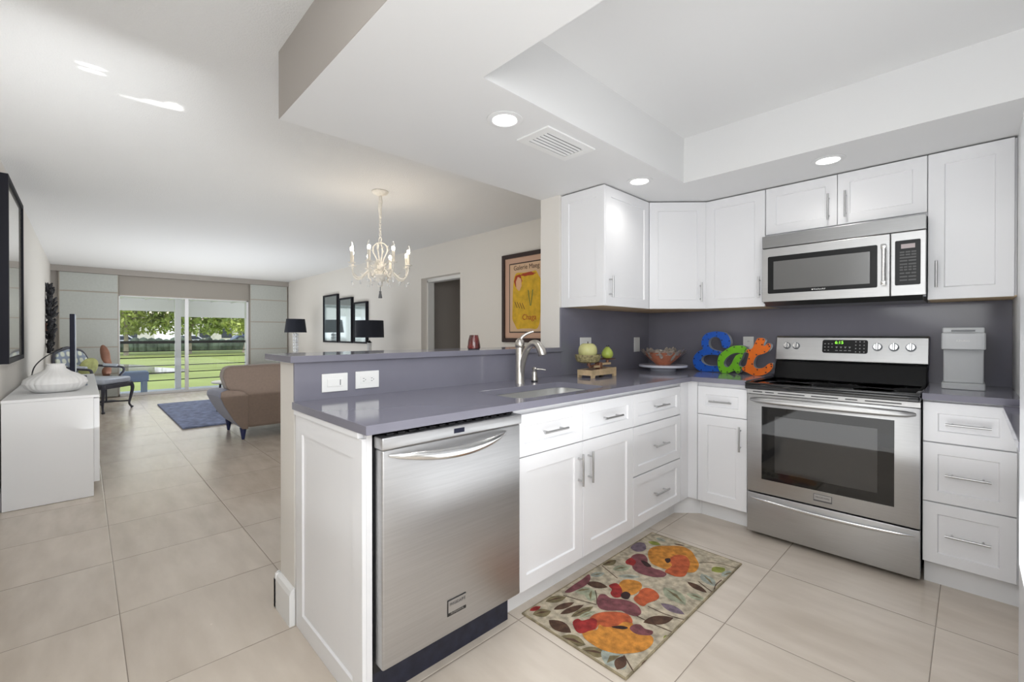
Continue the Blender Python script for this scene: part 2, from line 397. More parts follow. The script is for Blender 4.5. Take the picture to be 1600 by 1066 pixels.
DATA = {'blobs':[['mauve',[[0.621,-1.901],[0.614,-1.833],[0.612,-1.757],[0.608,-1.7],[0.639,-1.729],[0.656,-1.79],[0.649,-1.854],[0.64,-1.89]]],['plum',[[0.6,-1.294],[0.603,-1.222],[0.638,-1.213],[0.674,-1.269],[0.661,-1.322],[0.622,-1.323]]],['mauve',[[0.667,-1.414],[0.662,-1.358],[0.692,-1.327],[0.729,-1.35],[0.756,-1.392],[0.797,-1.418],[0.836,-1.41],[0.87,-1.418],[0.876,-1.454],[0.851,-1.486],[0.818,-1.503],[0.779,-1.512],[0.738,-1.501],[0.712,-1.473]]],['red',[[0.667,-1.461],[0.663,-1.431],[0.668,-1.408],[0.705,-1.422],[0.717,-1.467],[0.703,-1.474],[0.683,-1.479]]],['yellow',[[0.714,-1.316],[0.689,-1.254],[0.696,-1.194],[0.743,-1.138],[0.795,-1.092],[0.856,-1.107],[0.907,-1.165],[0.946,-1.219],[0.962,-1.291],[0.946,-1.328],[0.906,-1.348],[0.857,-1.333],[0.855,-1.38],[0.816,-1.387],[0.768,-1.38]]],['orange',[[0.816,-1.284],[0.816,-1.212],[0.855,-1.183],[0.899,-1.222],[0.924,-1.287],[0.943,-1.374],[0.919,-1.409],[0.884,-1.414],[0.854,-1.403],[0.854,-1.326]]],['dark',[[0.797,-1.292],[0.811,-1.265],[0.829,-1.294],[0.825,-1.321]]],['dark',[[0.718,-1.397],[0.744,-1.386],[0.784,-1.409],[0.767,-1.431]]],['yellow',[[0.758,-1.665],[0.755,-1.619],[0.782,-1.591],[0.82,-1.582],[0.847,-1.612],[0.855,-1.658],[0.848,-1.701],[0.816,-1.717],[0.787,-1.71]]],['red',[[0.732,-1.712],[0.744,-1.67],[0.778,-1.683],[0.804,-1.711],[0.82,-1.749],[0.803,-1.774],[0.773,-1.761],[0.76,-1.729]]],['orange',[[0.854,-1.641],[0.864,-1.602],[0.9,-1.594],[0.937,-1.619],[0.944,-1.654],[0.929,-1.704],[0.926,-1.74],[0.895,-1.739],[0.866,-1.718],[0.862,-1.669]]],['mauve',[[0.766,-1.856],[0.745,-1.808],[0.759,-1.785],[0.796,-1.79],[0.83,-1.764],[0.869,-1.749],[0.911,-1.755],[0.943,-1.786],[0.942,-1.821],[0.907,-1.838],[0.875,-1.837],[0.837,-1.876],[0.8,-1.887]]],['dark',[[0.81,-1.733],[0.813,-1.698],[0.84,-1.701],[0.852,-1.741],[0.831,-1.754]]],['yellow',[[0.84,-2.06],[0.855,-2.038],[0.875,-2.011],[0.864,-1.979],[0.888,-1.975],[0.913,-1.943],[0.921,-1.885],[0.949,-1.87],[0.984,-1.905],[1.031,-1.889],[1.057,-1.896],[1.071,-1.932],[1.066,-1.987],[1.035,-2.037],[1.002,-2.071],[0.953,-2.092],[0.903,-2.093],[0.867,-2.086]]],['orange',[[0.827,-2.01],[0.81,-1.954],[0.825,-1.905],[0.865,-1.858],[0.907,-1.838],[0.938,-1.852],[0.951,-1.876],[0.925,-1.892],[0.917,-1.939],[0.888,-1.975],[0.864,-1.979],[0.87,-2.015],[0.848,-2.038]]],['red',[[0.78,-2.045],[0.78,-2.012],[0.801,-2.008],[0.82,-1.967],[0.843,-1.965],[0.867,-2.011],[0.858,-2.042],[0.849,-2.071],[0.823,-2.078]]],['mauve',[[0.963,-1.912],[0.961,-1.879],[0.979,-1.86],[1.006,-1.868],[1.035,-1.859],[1.042,-1.885],[1.021,-1.909],[0.994,-1.922]]],['dark',[[0.906,-1.957],[0.929,-1.922],[0.956,-1.912],[0.946,-1.937]]]],'leaves':[[[0.602,-1.575],[0.624,-1.483],0.0345,'olive'],[[0.665,-1.576],[0.71,-1.486],0.0345,'sage'],[[0.715,-1.61],[0.794,-1.538],0.0216,'teal'],[[0.622,-1.706],[0.654,-1.631],0.0259,'teal'],[[0.64,-1.768],[0.736,-1.726],0.0345,'brown'],[[0.918,-1.537],[1.049,-1.596],0.0517,'sage'],[[0.968,-1.664],[1.076,-1.664],0.0302,'plum'],[[0.981,-1.837],[1.053,-1.718],0.0345,'brown'],[[0.973,-1.414],[1.077,-1.438],0.0259,'brown'],[[0.991,-1.293],[1.079,-1.361],0.0388,'teal'],[[1.014,-1.512],[1.095,-1.498],0.0302,'sage'],[[1.017,-1.234],[1.05,-1.156],0.0345,'green'],[[1.068,-1.245],[1.099,-1.153],0.0302,'teal'],[[0.636,-1.174],[0.705,-1.157],0.0302,'green'],[[0.643,-1.095],[0.705,-1.102],0.0216,'teal'],[[0.749,-1.093],[0.805,-1.073],0.0103,'brown'],[[0.702,-2.104],[0.815,-2.099],0.0388,'brown'],[[0.799,-2.149],[0.896,-2.114],0.0431,'olive'],[[0.899,-2.148],[0.984,-2.096],0.0345,'olive'],[[1.003,-2.144],[1.021,-2.057],0.069,'teal'],[[1.048,-2.136],[1.029,-2.06],0.0259,'brown'],[[1.095,-2.061],[1.097,-2.008],0.0129,'olive'],[[1.09,-1.874],[1.095,-1.83],0.0155,'green'],[[0.608,-2.019],[0.649,-1.925],0.0302,'olive'],[[0.631,-2.125],[0.67,-2.053],0.0345,'olive'],[[0.67,-2.037],[0.7,-1.932],0.0216,'brown'],[[0.71,-2.042],[0.74,-1.916],0.0216,'brown'],[[0.753,-2.021],[0.776,-1.895],0.0216,'olive'],[[0.651,-1.869],[0.692,-1.79],0.0431,'sage'],[[0.746,-1.876],[0.692,-1.79],0.0345,'sage'],[[0.605,-2.117],[0.617,-2.06],0.0172,'red'],[[0.779,-2.001],[0.801,-1.918],0.0172,'sage']],'stems':[[[0.604,-1.584],[0.667,-1.607],[0.726,-1.629]],[[0.937,-1.194],[1.003,-1.137],[1.089,-1.115]],[[0.632,-1.925],[0.704,-1.903],[0.779,-1.875]],[[0.94,-1.725],[1.02,-1.722],[1.092,-1.699]],[[0.926,-1.819],[1.013,-1.818],[1.09,-1.808]],[[1.027,-2.057],[1.057,-2.078],[1.095,-2.104]],[[1.01,-1.375],[1.053,-1.398],[1.09,-1.415]],[[1.082,-1.281],[1.079,-1.342],[1.091,-1.396]],[[0.71,-1.79],[0.744,-1.827],[0.776,-1.871]]],'E':[[0.713,1.083],[0.729,1.114],[0.722,1.155],[0.696,1.188],[0.656,1.199],[0.609,1.199],[0.567,1.189],[0.536,1.164],[0.524,1.132],[0.524,1.096],[0.534,1.072],[0.497,1.049],[0.468,1.016],[0.459,0.98],[0.468,0.944],[0.494,0.917],[0.533,0.906],[0.589,0.908],[0.657,0.913],[0.66,0.933],[0.65,0.95],[0.589,0.949],[0.554,0.956],[0.527,0.976],[0.522,0.997],[0.533,1.015],[0.561,1.028],[0.609,1.031],[0.656,1.03],[0.66,1.051],[0.643,1.061],[0.629,1.062],[0.595,1.075],[0.578,1.097],[0.576,1.126],[0.59,1.149],[0.622,1.161],[0.65,1.151],[0.664,1.127],[0.671,1.092],[0.686,1.083]],'A':[[0.851,1.091],[0.83,1.108],[0.789,1.111],[0.745,1.1],[0.707,1.075],[0.674,1.047],[0.659,1.011],[0.658,0.973],[0.666,0.936],[0.687,0.917],[0.726,0.916],[0.758,0.93],[0.774,0.937],[0.787,0.92],[0.805,0.925],[0.813,0.948],[0.824,0.962],[0.802,0.971],[0.801,0.994],[0.818,1.021],[0.827,1.048],[0.833,1.064],[0.851,1.071]],'Ah':[[0.811,1.058],[0.777,1.059],[0.739,1.041],[0.71,1.012],[0.7,0.984],[0.709,0.962],[0.73,0.959],[0.749,0.98],[0.765,1.014],[0.78,1.041],[0.801,1.053]],'T':[[0.937,1.164],[0.965,1.164],[0.977,1.15],[0.968,1.126],[0.971,1.112],[0.994,1.13],[1.008,1.125],[1.009,1.102],[0.991,1.076],[0.963,1.06],[0.931,1.048],[0.911,1.017],[0.908,0.985],[0.92,0.966],[0.943,0.964],[0.972,0.974],[0.994,0.995],[1.016,1.003],[1.023,0.99],[1.017,0.965],[0.994,0.939],[0.955,0.919],[0.908,0.916],[0.873,0.93],[0.842,0.946],[0.836,0.962],[0.86,0.982],[0.872,1.028],[0.878,1.06],[0.86,1.073],[0.872,1.089],[0.896,1.093],[0.913,1.125],[0.925,1.151]],'ys':[-0.19,-0.236,-0.282]}


def thing(name, label, cat, loc=(0, 0, 0), rotz=0, group=None, local=False):
    o = bpy.data.objects.new(name, None); C.objects.link(o); o.empty_display_size = .1
    o.location = loc; o.rotation_euler = (0, 0, rotz); o['label'] = label; o['category'] = cat
    if group: o['group'] = group
    ORG[o.name] = (0, 0, 0) if local else tuple(loc)
    return o
def tag(o, label, cat, group=None, kind=None):
    o['label'] = label; o['category'] = cat
    if group: o['group'] = group
    if kind: o['kind'] = kind
    return o
def struct(mb, name, m=None, label=None, **kw):
    o = mb.build(name, m, **kw); o['kind'] = 'structure'
    if label: o['label'] = label
    return o
def copy_tree(o, parent=None):
    c = o.copy(); C.objects.link(c); c.parent = parent
    for ch in list(o.children): copy_tree(ch, c)
    return c

def shape_mesh(loops, depth, bevel=0, res=2):
    cu = bpy.data.curves.new('outline', 'CURVE'); cu.dimensions = '2D'; cu.fill_mode = 'BOTH'
    cu.extrude = depth / 2; cu.bevel_depth = bevel; cu.bevel_resolution = res
    for lp in loops:
        sp = cu.splines.new('POLY'); sp.points.add(len(lp) - 1); sp.use_cyclic_u = True
        for i, p in enumerate(lp): sp.points[i].co = (p[0], p[1], 0, 1)
    o = bpy.data.objects.new('outline', cu); me = bpy.data.meshes.new_from_object(o)
    bpy.data.objects.remove(o); return me
def text_mesh(t, size, depth=.0004, align='CENTER', sx=1.0):
    cu = bpy.data.curves.new('lettering', 'FONT'); cu.body = t; cu.size = size; cu.extrude = depth; cu.align_x = align; cu.align_y = 'CENTER'
    o = bpy.data.objects.new('lettering', cu); me = bpy.data.meshes.new_from_object(o); bpy.data.objects.remove(o); return me
def frame(o, u, v):
    u = Vector(u).normalized(); v = Vector(v).normalized(); n = u.cross(v)
    m = Matrix((u, v, n)).transposed().to_4x4(); m.translation = Vector(o); return m
def cr(pts, k=5, closed=True):
    out = []; n = len(pts)
    for i in range(n if closed else n - 1):
        p0, p1, p2, p3 = (pts[(i - 1) % n], pts[i], pts[(i + 1) % n], pts[(i + 2) % n]) if closed else (pts[max(i - 1, 0)], pts[i], pts[i + 1], pts[min(i + 2, n - 1)])
        for j in range(k):
            t = j / k
            out.append(tuple(.5 * ((2 * b) + (-a + c) * t + (2 * a - 5 * b + 4 * c - d) * t * t + (-a + 3 * b - 3 * c + d) * t ** 3) for a, b, c, d in zip(p0, p1, p2, p3)))
    if not closed: out.append(tuple(pts[-1]))
    return out
# ================================================================ THE ROOM
ZC = 2.418; ZS = 2.126; ZB = 1.0725
struct(MB().box(-9.5, 3.4, -4.02, 0.2, -.12, 0), 'floor', 'tile')
struct(MB().box(-9.5, 3.4, -4.02, 0.2, ZC, ZC + .1), 'ceiling', 'ceiling')
struct(MB().box(-9.5, 3.4, -4.02, -3.90, 0, ZC), 'wall_left', 'wall')
w = MB().m('wall').box(-9.5, -3.57, 0, .207, 0, ZC).box(-3.57, -2.654, 0, .207, 1.985, ZC).box(-2.654, 3.4, 0, .207, 0, ZC)
struct(w, 'wall_back')
struct(MB().box(3.3, 3.4, -3.9, 0, 0, ZC), 'wall_right', 'wall')
struct(MB().box(2.062, 3.3, -.64, 0, 0, ZS), 'wall_right_return', 'trim')
# far end: wall around the sliding door
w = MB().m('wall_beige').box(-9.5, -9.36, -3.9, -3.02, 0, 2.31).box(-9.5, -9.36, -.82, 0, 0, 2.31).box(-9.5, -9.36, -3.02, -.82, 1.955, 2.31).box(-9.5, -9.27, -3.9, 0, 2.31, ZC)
struct(w, 'wall_far')
# stub wall that carries the upper cabinets, and the half wall of the peninsula
struct(MB().box(-.184, -.0125, -1.18, 0, 0, ZS), 'wall_kitchen', 'wall')
struct(MB().box(-.184, -.012, -2.866, -1.18, 0, ZB), 'wall_peninsula', 'wall')
# hall behind the doorway
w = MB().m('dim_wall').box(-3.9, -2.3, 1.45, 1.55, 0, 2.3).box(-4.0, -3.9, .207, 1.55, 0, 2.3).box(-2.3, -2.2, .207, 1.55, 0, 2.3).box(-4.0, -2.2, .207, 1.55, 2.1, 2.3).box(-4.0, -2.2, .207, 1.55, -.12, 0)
struct(w, 'wall_hall')
t = MB().m('trim')
t.box(-3.57, -3.545, .10, .207, 0, 1.96).box(-2.68, -2.654, .10, .207, 0, 1.96).box(-3.57, -2.654, .10, .207, 1.94, 1.985)
struct(t, 'door_1', label='white frame of the doorway to the hall')
# kitchen soffit with its recessed tray
s_ = MB().m('soffit')
X0, X1, Y0, Y1 = -.184, 3.3, -2.868, 0
TX0, TX1, TY0, TY1 = .672, 2.9, -2.433, -.807
s_.box(X0, TX0, Y0, Y1, ZS, ZC).box(TX1, X1, Y0, Y1, ZS, ZC).box(TX0, TX1, Y0, TY0, ZS, ZC).box(TX0, TX1, TY1, Y1, ZS, ZC).box(TX0, TX1, TY0, TY1, 2.40, ZC)
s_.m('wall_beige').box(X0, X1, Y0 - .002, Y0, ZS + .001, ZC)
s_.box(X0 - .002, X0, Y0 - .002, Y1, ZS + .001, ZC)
struct(s_, 'ceiling_kitchen')

def base(name, x0, x1, y0, y1, h=.13):
    struct(MB().m('baseboard').box(x0, x1, y0, y1, 0, h, bevel=.004), name)
base('baseboard_left', -9.36, 3.3, -3.9, -3.884)
base('baseboard_back', -9.36, -3.6, -.016, 0)
base('baseboard_back_middle', -2.63, -.20, -.016, 0)
b = MB().m('baseboard')
prof = [(0, 0), (.022, 0), (.022, .125), (.016, .142), (.006, .150), (0, .150)]
b.prism(prof, lambda a, z: (-.184 - a, -2.888, z), lambda a, z: (-.184 - a, -1.18, z))
b.prism(prof, lambda a, z: (-.206, -2.866 - a, z), lambda a, z: (-.004, -2.866 - a, z))
struct(b, 'baseboard_peninsula')

# sliding door: frame, tracks and two panes
wd = MB().m('white_metal')
wd.box(-9.44, -9.37, -3.02, -.82, 0, .045).box(-9.44, -9.37, -3.02, -.82, 1.915, 1.955)
wd.box(-9.44, -9.37, -3.02, -2.985, 0, 1.955).box(-9.44, -9.37, -.855, -.82, 0, 1.955).box(-9.43, -9.37, -1.975, -1.915, .045, 1.915)
fr = struct(wd, 'window_1', label='white aluminium sliding door frame', bev=.002)
p = MB().m('pane').box(-9.412, -9.408, -2.985, -1.975, .045, 1.915); p.build('pane', parent=fr)
p = MB().m('pane').box(-9.402, -9.398, -1.915, -.855, .045, 1.915); p.build('pane', parent=fr)

# ================================================================ KITCHEN
CT = .914; CB = .884
# quartz worktops
ORG_ct = (0, 0, 0)
def rounded(x0, x1, y0, y1, r, k=6):
    o = []
    for cx, cy, a0 in ((x1 - r, y1 - r, 0), (x0 + r, y1 - r, 90), (x0 + r, y0 + r, 180), (x1 - r, y0 + r, 270)):
        for i in range(k + 1):
            a = R(a0 + 90 * i / k); o.append((cx + r * math.cos(a), cy + r * math.sin(a)))
    return o
SX0, SX1, SY0, SY1 = .262, .585, -2.15, -1.50
loop = [(0.0005, -2.875), (.6524, -2.875), (.6524, -.6535), (.982, -.6535), (.982, -.0005), (0.0005, -.0005)]
me = shape_mesh([loop, rounded(SX0, SX1, SY0, SY1, .06)], CT - CB - .004, .002)
b = MB().m('quartz').add(me, Matrix.Translation((0, 0, (CT + CB) / 2)))
o = b.build('countertop'); tag(o, 'grey quartz countertop wrapping the corner around the sink', 'countertop')
o = MB().m('quartz').box(1.752, 2.061, -.6535, -.0005, CB, CT, bevel=.002).build('countertop')
tag(o, 'short grey quartz countertop to the right of the stove', 'countertop')
o = MB().m('quartz').box(2.006, 2.66, -1.575, -.656, CB - .030, CB - .001, bevel=.002).build('countertop')
tag(o, 'sliver of grey countertop beside the refrigerator at the right edge', 'countertop')
# raised bar top
me = shape_mesh([[(-.335, -2.885), (.013, -2.885), (.013, -1.1805), (-.335, -1.1805)]], .024, .002)
o = MB().m('quartz').add(me, Matrix.Translation((0, 0, ZB + .0142))).build('bar_counter'); tag(o, 'raised grey quartz bar ledge above the sink backsplash', 'bar counter')
# backsplash slabs
o = MB().m('quartz').box(-.012, 0, -2.868, -1.181, CT, ZB).build('backsplash'); tag(o, 'low grey quartz backsplash panel behind the sink with two outlets', 'backsplash')
o = MB().m('quartz').box(-.012, 0, -1.18, -.012, CT, 1.368).build('backsplash'); tag(o, 'grey quartz backsplash panel behind the fruit scale', 'backsplash')
o = MB().m('quartz').box(.0005, 2.061, -.012, -.0003, CT, 1.368).build('backsplash'); tag(o, 'long grey quartz backsplash behind the stove and coffee maker', 'backsplash')

def pull(parent, c, d, n, L=.14, r=.0055, off=.03):
    """bar pull: c centre on the face, d bar direction, n outward"""
    c = Vector(c); d = Vector(d).normalized(); n = Vector(n).normalized()
    b = MB().m('pull'); b.tube([c + n * off - d * L / 2, c + n * off + d * L / 2], r, 10)
    for s in (-1, 1): b.tube([c + n * .0005 + d * s * L * .34, c + n * off + d * s * L * .34], r * .8, 8)
    return b.build('handle', parent=parent, smooth=True)

def fronts(root, lst):
    """lst of (kind, y/x range, z range, handle spec); FX: face along +X or -Y"""
    pass
G = .0015
def drawer_x(root, y0, y1, z0, z1, x=.600, handle=True, name='drawer', fr=.05):
    d = MB().m('cab').panel((x + .0005, y0 + G, z0 + G), (0, 1, 0), (1, 0, 0), y1 - y0 - 2 * G, z1 - z0 - 2 * G, .0155, fr).build(name, parent=root)
    if handle: pull(d, (x + .016, (y0 + y1) / 2, (z0 + z1) / 2), (0, 1, 0), (1, 0, 0), .16)
    return d
def drawer_y(root, x0, x1, z0, z1, y=-.600, L=.135, hx=None, hz=None, fr=.05):
    d = MB().m('cab').panel((x0 + G, y - .0005, z0 + G), (1, 0, 0), (0, -1, 0), x1 - x0 - 2 * G, z1 - z0 - 2 * G, .0155, fr).build('drawer', parent=root)
    pull(d, ((x0 + x1) / 2 if hx is None else hx, y - .016, (z0 + z1) / 2 if hz is None else hz), (1, 0, 0), (0, -1, 0), L)
    return d
def carcass(x0, x1, y0, y1, z0, z1, mb=None, key='cab'):
    return (mb or MB().m(key)).box(x0, x1, y0, y1, z0, z1)

# end panel of the peninsula, seen square on beside the dishwasher
t = thing('peninsula_cladding', 'white shaker end panel closing the peninsula left of the dishwasher', 'cabinet panel', (.3, -2.85, 0))
MB().m('cab').box(0.001, .600, -2.850, -2.831, 0, .8835).build('panel_body', parent=t)
b = MB().m('cab').panel((.600, -2.8505, .0), (-1, 0, 0), (0, -1, 0), .598, .862, .0135, .07, .007)
b.build('shaker_face', parent=t)
MB().m('cab').box(0.001, .585, -2.872, -2.8505, .8625, .8835).build('top_rail', parent=t, bev=.002)

# sink base
t = thing('sink_cabinet', 'white shaker sink cabinet with two false drawers above two doors', 'cabinet', (.3, -1.757, 0))
c = MB().m('cab').box(.02, .600, -2.212, -2.19, .11, .8835).box(.02, .600, -1.322, -1.3005, .11, .8835).box(.02, .600, -2.19, -1.322, .11, .13).box(.02, .04, -2.19, -1.322, .13, .8835).box(.585, .600, -2.19, -1.322, .13, .8835)
c.build('body', parent=t)
MB().m('toe').box(.50, .54, -2.212, -1.3005, 0, .11).build('toe_kick', parent=t)
drawer_x(t, -2.212, -1.757, .676, .856, name='false_drawer'); drawer_x(t, -1.757, -1.3005, .676, .856, name='false_drawer')
for y0, y1, hy in ((-2.212, -1.757, -1.795), (-1.757, -1.3005, -1.717)):
    d = MB().m('cab').panel((.6005, y0 + G, .114), (0, 1, 0), (1, 0, 0), y1 - y0 - 2 * G, .559, .0155, .062).build('door', parent=t)
    pull(d, (.616, hy, .548), (0, 0, 1), (1, 0, 0), .15)
# three drawer base
t = thing('drawer_cabinet', 'white base cabinet with a stack of three drawers between sink and corner', 'cabinet', (.3, -1.01, 0))
carcass(.02, .600, -1.2995, -.7255, .11, .8835).build('body', parent=t)
MB().m('toe').box(.50, .54, -1.2995, -.7255, 0, .11).build('toe_kick', parent=t)
for z0, z1 in ((.676, .856), (.396, .672), (.114, .392)): drawer_x(t, -1.2995, -.7275, z0, z1)
# corner cabinet, blank
t = thing('corner_cabinet', 'blank white corner base cabinet filling the inside corner under the bowl', 'cabinet', (.3, -.3, 0))
b = MB().m('cab').box(.02, .600, -.7245, -.02, .11, .8835).box(.600, .676, -.600, -.02, .11, .8835); b.build('body', parent=t)
MB().m('cab').box(.600, .616, -.7245, -.616, .114, .8835).box(.600, .676, -.616, -.600, .114, .8835).build('filler_strip', parent=t)
b = MB().m('toe'); b.prism([(.541, -.7245), (.541, -.659), (.664, -.541), (.676, -.541), (.676, -.50), (.50, -.50), (.50, -.7245)], lambda x, y: (x, y, 0), lambda x, y: (x, y, .11)); b.build('toe_kick', parent=t)
# narrow cabinet left of the stove
t = thing('narrow_cabinet', 'narrow white base cabinet with one drawer and one door left of the stove', 'cabinet', (.83, -.3, 0))
carcass(.677, .980, -.600, -.02, .11, .8835).build('body', parent=t)
MB().m('toe').box(.677, .980, -.54, -.50, 0, .11).build('toe_kick', parent=t)
drawer_y(t, .678, .978, .676, .856)
d = MB().m('cab').panel((.678 + G, -.6005, .114), (1, 0, 0), (0, -1, 0), .300 - 2 * G, .559, .0155, .062).build('door', parent=t)
pull(d, (.941, -.616, .553), (0, 0, 1), (0, -1, 0), .15)
# drawers right of the stove
t = thing('drawer_cabinet', 'white base cabinet with three drawers right of the stove', 'cabinet', (1.9, -.3, 0))
carcass(1.753, 2.061, -.600, -.02, .11, .8835).build('body', parent=t)
MB().m('toe').box(1.757, 2.061, -.56, -.52, 0, .11).build('toe_kick', parent=t)
for z0, z1, hz in ((.684, .872, .775), (.403, .681, .54), (.114, .400, .262)): drawer_y(t, 1.753, 2.052, z0, z1, hx=1.903, L=.145, hz=hz)
# right hand run beside the fridge
t = thing('side_cabinet', 'edge of a white base cabinet beside the refrigerator', 'cabinet', (2.3, -1.1, 0))
MB().m('cab').box(2.062, 2.62, -1.575, -.665, .0, .8535).build('body', parent=t)

# ---- upper cabinets
UB = 1.369; UT = 2.118
t = thing('upper_cabinet', 'white upper cabinet on the kitchen wall with its panelled side facing the dining area', 'cabinet', (.15, -.9, UB))
carcass(-.0115, .313, -1.150, -.604, UB + .006, UT).build('body', parent=t)
MB().m('cab').panel((.331, -1.1505, UB), (-1, 0, 0), (0, -1, 0), .342, UT - UB, .0135, .06, .007).build('side_panel', parent=t)
MB().m('birch').box(-.0115, .313, -1.150, -.604, UB, UB + .0055).build('underside', parent=t)
d = MB().m('cab').panel((.3135, -1.1485, UB), (0, 1, 0), (1, 0, 0), .535, UT - UB, .0175, .06).build('door', parent=t)
pull(d, (.331, -1.108, 1.487), (0, 0, 1), (1, 0, 0), .135)
# diagonal corner unit
t = thing('corner_upper_cabinet', 'white diagonal upper cabinet across the corner above the bowl', 'cabinet', (.25, -.25, UB))
poly_ = [(-.0115, -.0125), (-.0115, -.603), (.320, -.603), (.604, -.320), (.604, -.0125)]
MB().m('cab').prism(poly_, lambda x, y: (x, y, UB + .006), lambda x, y: (x, y, UT)).build('body', parent=t)
MB().m('birch').prism(poly_, lambda x, y: (x, y, UB), lambda x, y: (x, y, UB + .0055)).build('underside', parent=t)
u = Vector((.605 - .332, -.332 + .603, 0)); Lg = u.length; u.normalize(); n = Vector((u.y, -u.x, 0))
o_ = Vector((.320, -.603, 0)) + n * .0012 + u * .003
d = MB().m('cab').panel((o_.x, o_.y, UB), u, n, .394, UT - UB, .016, .06).build('door', parent=t)
pc = o_ + u * .355 + n * .0162
pull(d, (pc.x, pc.y, 1.484), (0, 0, 1), n, .135)
# left of the microwave
t = thing('upper_cabinet', 'white upper cabinet left of the microwave', 'cabinet', (.8, -.16, UB))
carcass(.605, .991, -.313, -.0125, UB + .006, UT).build('body', parent=t)
MB().m('birch').box(.605, .991, -.313, -.013, UB, UB + .0055).build('underside', parent=t)
d = MB().m('cab').panel((.6085, -.3135, UB), (1, 0, 0), (0, -1, 0), .380, UT - UB, .0175, .06).build('door', parent=t)
pull(d, (.960, -.331, 1.492), (0, 0, 1), (0, -1, 0), .135)
# above the microwave
t = thing('over_microwave_cabinet', 'short white two-door cabinet above the microwave', 'cabinet', (1.37, -.16, 1.8))
carcass(.992, 1.752, -.313, -.0125, 1.806, UT).build('body', parent=t)
for x0, x1, hx in ((.992, 1.369, 1.328), (1.369, 1.752, 1.409)):
    d = MB().m('cab').panel((x0 + G, -.3135, 1.825), (1, 0, 0), (0, -1, 0), x1 - x0 - 2 * G, UT - 1.825, .0175, .055).build('door', parent=t)
    pull(d, (hx, -.331, 1.935), (0, 0, 1), (0, -1, 0), .15)
# right of the microwave
t = thing('upper_cabinet', 'white upper cabinet right of the microwave above the coffee maker', 'cabinet', (1.9, -.16, UB))
carcass(1.753, 2.061, -.313, -.0125, UB + .006, UT).build('body', parent=t)
MB().m('birch').box(1.753, 2.061, -.313, -.013, UB, UB + .0055).build('underside', parent=t)
d = MB().m('cab').panel((1.7545, -.3135, UB), (1, 0, 0), (0, -1, 0), .298, UT - UB, .0175, .06).build('door', parent=t)
pull(d, (1.787, -.331, 1.497), (0, 0, 1), (0, -1, 0), .135)

# ---- dishwasher
DY0, DY1 = -2.826, -2.216
t = thing('dishwasher', 'stainless steel dishwasher with a curved bar handle under the counter', 'dishwasher', (.33, -2.52, 0))
MB().m('black').box(.03, .598, DY0, DY1, .11, .862).build('tub', parent=t)
MB().m('black_navy').box(.53, .572, DY0, DY1, 0, .135).build('toe_panel', parent=t)
d = MB().m('steel').box(.600, .650, DY0 + .004, DY1 - .004, .142, .828, bevel=.006, seg=3).build('door', parent=t, smooth=True)
cap = MB().m('steel').box(.600, .656, DY0, DY1, .829, .868, bevel=.005, seg=3).build('control_strip', parent=t, smooth=True)
b = MB().m('black'); 
for k in range(14): b.box(.590, .630, DY0 + .03 + k * .04, DY0 + .055 + k * .04, .8685, .874)
b.build('top_vents', parent=cap)
MB().m('tv').box(.6561, .6572, -2.553, -2.508, .842, .858).build('display', parent=cap)
pts = []; rad = []
for i in range(25):
    q = i / 24; a = math.sin(PI * q)
    pts.append((.652 + .050 * a ** .6, -2.800 + q * .50, .810 - .020 * a)); rad.append(.004 + .015 * a ** .7)
MB().m('steel_bright').tube(pts, rad, 14, flat=.55, up=(0, 0, 1)).build('handle', parent=t, smooth=True)
bd = MB().m('black').box(.6502, .6515, -2.578, -2.497, .206, .262).m('steel').box(.6515, .6530, -2.575, -2.4975, .218, .2595, bevel=.0005)
bd = bd.build('badge', parent=t)
tm = text_mesh('FRIGIDAIRE', .0135)
MB().m('steel_dark').add(tm, frame((.6534, -2.536, .246), (0, 1, 0), (0, 0, 1))).build('badge_lettering', parent=bd)
tm = text_mesh('PROFESSIONAL', .0085)
MB().m('pull').add(tm, frame((.6518, -2.536, .2125), (0, 1, 0), (0, 0, 1))).build('badge_lettering', parent=bd)

# ---- stove
RX0, RX1 = .987, 1.748
t = thing('stove', 'stainless steel freestanding electric stove with black glass cooktop', 'stove', ((RX0 + RX1) / 2, -.33, 0))
MB().m('steel_dark').box(RX0 + .002, RX1 - .002, -.600, -.03, .03, .868).build('body', parent=t)
for x in (RX0 + .06, RX1 - .06):
    for y in (-.56, -.10): MB().m('black').cyl((x, y, 0), (x, y, .0298), .018).build('foot', parent=t, smooth=True)
dr = MB().m('steel_h').box(RX0 + .001, RX1 - .001, -.648, -.6005, .028, .258, bevel=.004).build('drawer', parent=t, smooth=True)
pts = []; rad = []
for i in range(21):
    q = i / 20; a = math.sin(PI * q); pts.append((1.005 + q * .725, -.648 - .016 * a ** .5, .229 - .010 * a)); rad.append(.003 + .009 * a ** .4)
MB().m('steel_bright').tube(pts, rad, 12).build('handle', parent=dr, smooth=True)
dr = MB().m('steel_h').box(RX0 + .001, RX1 - .001, -.650, -.6005, .266, .838, bevel=.004).build('door', parent=t, smooth=True)
g = MB().m('oven_glass').box(1.067, 1.654, -.6515, -.6495, .348, .770, bevel=.0005); g = g.build('window', parent=dr)
MB().m('oven_inner').box(1.135, 1.590, -.6521, -.6514, .40, .72).build('inner_pane', parent=g)
pts = []; rad = []
for i in range(25):
    q = i / 24; a = math.sin(PI * q); pts.append((1.008 + q * .722, -.652 - .042 * a ** .4, .808 + .003 * a)); rad.append(.008 + .012 * a ** .3)
MB().m('steel_h').tube(pts, rad, 14, flat=.7, up=(0, 0, 1)).build('handle', parent=dr, smooth=True)
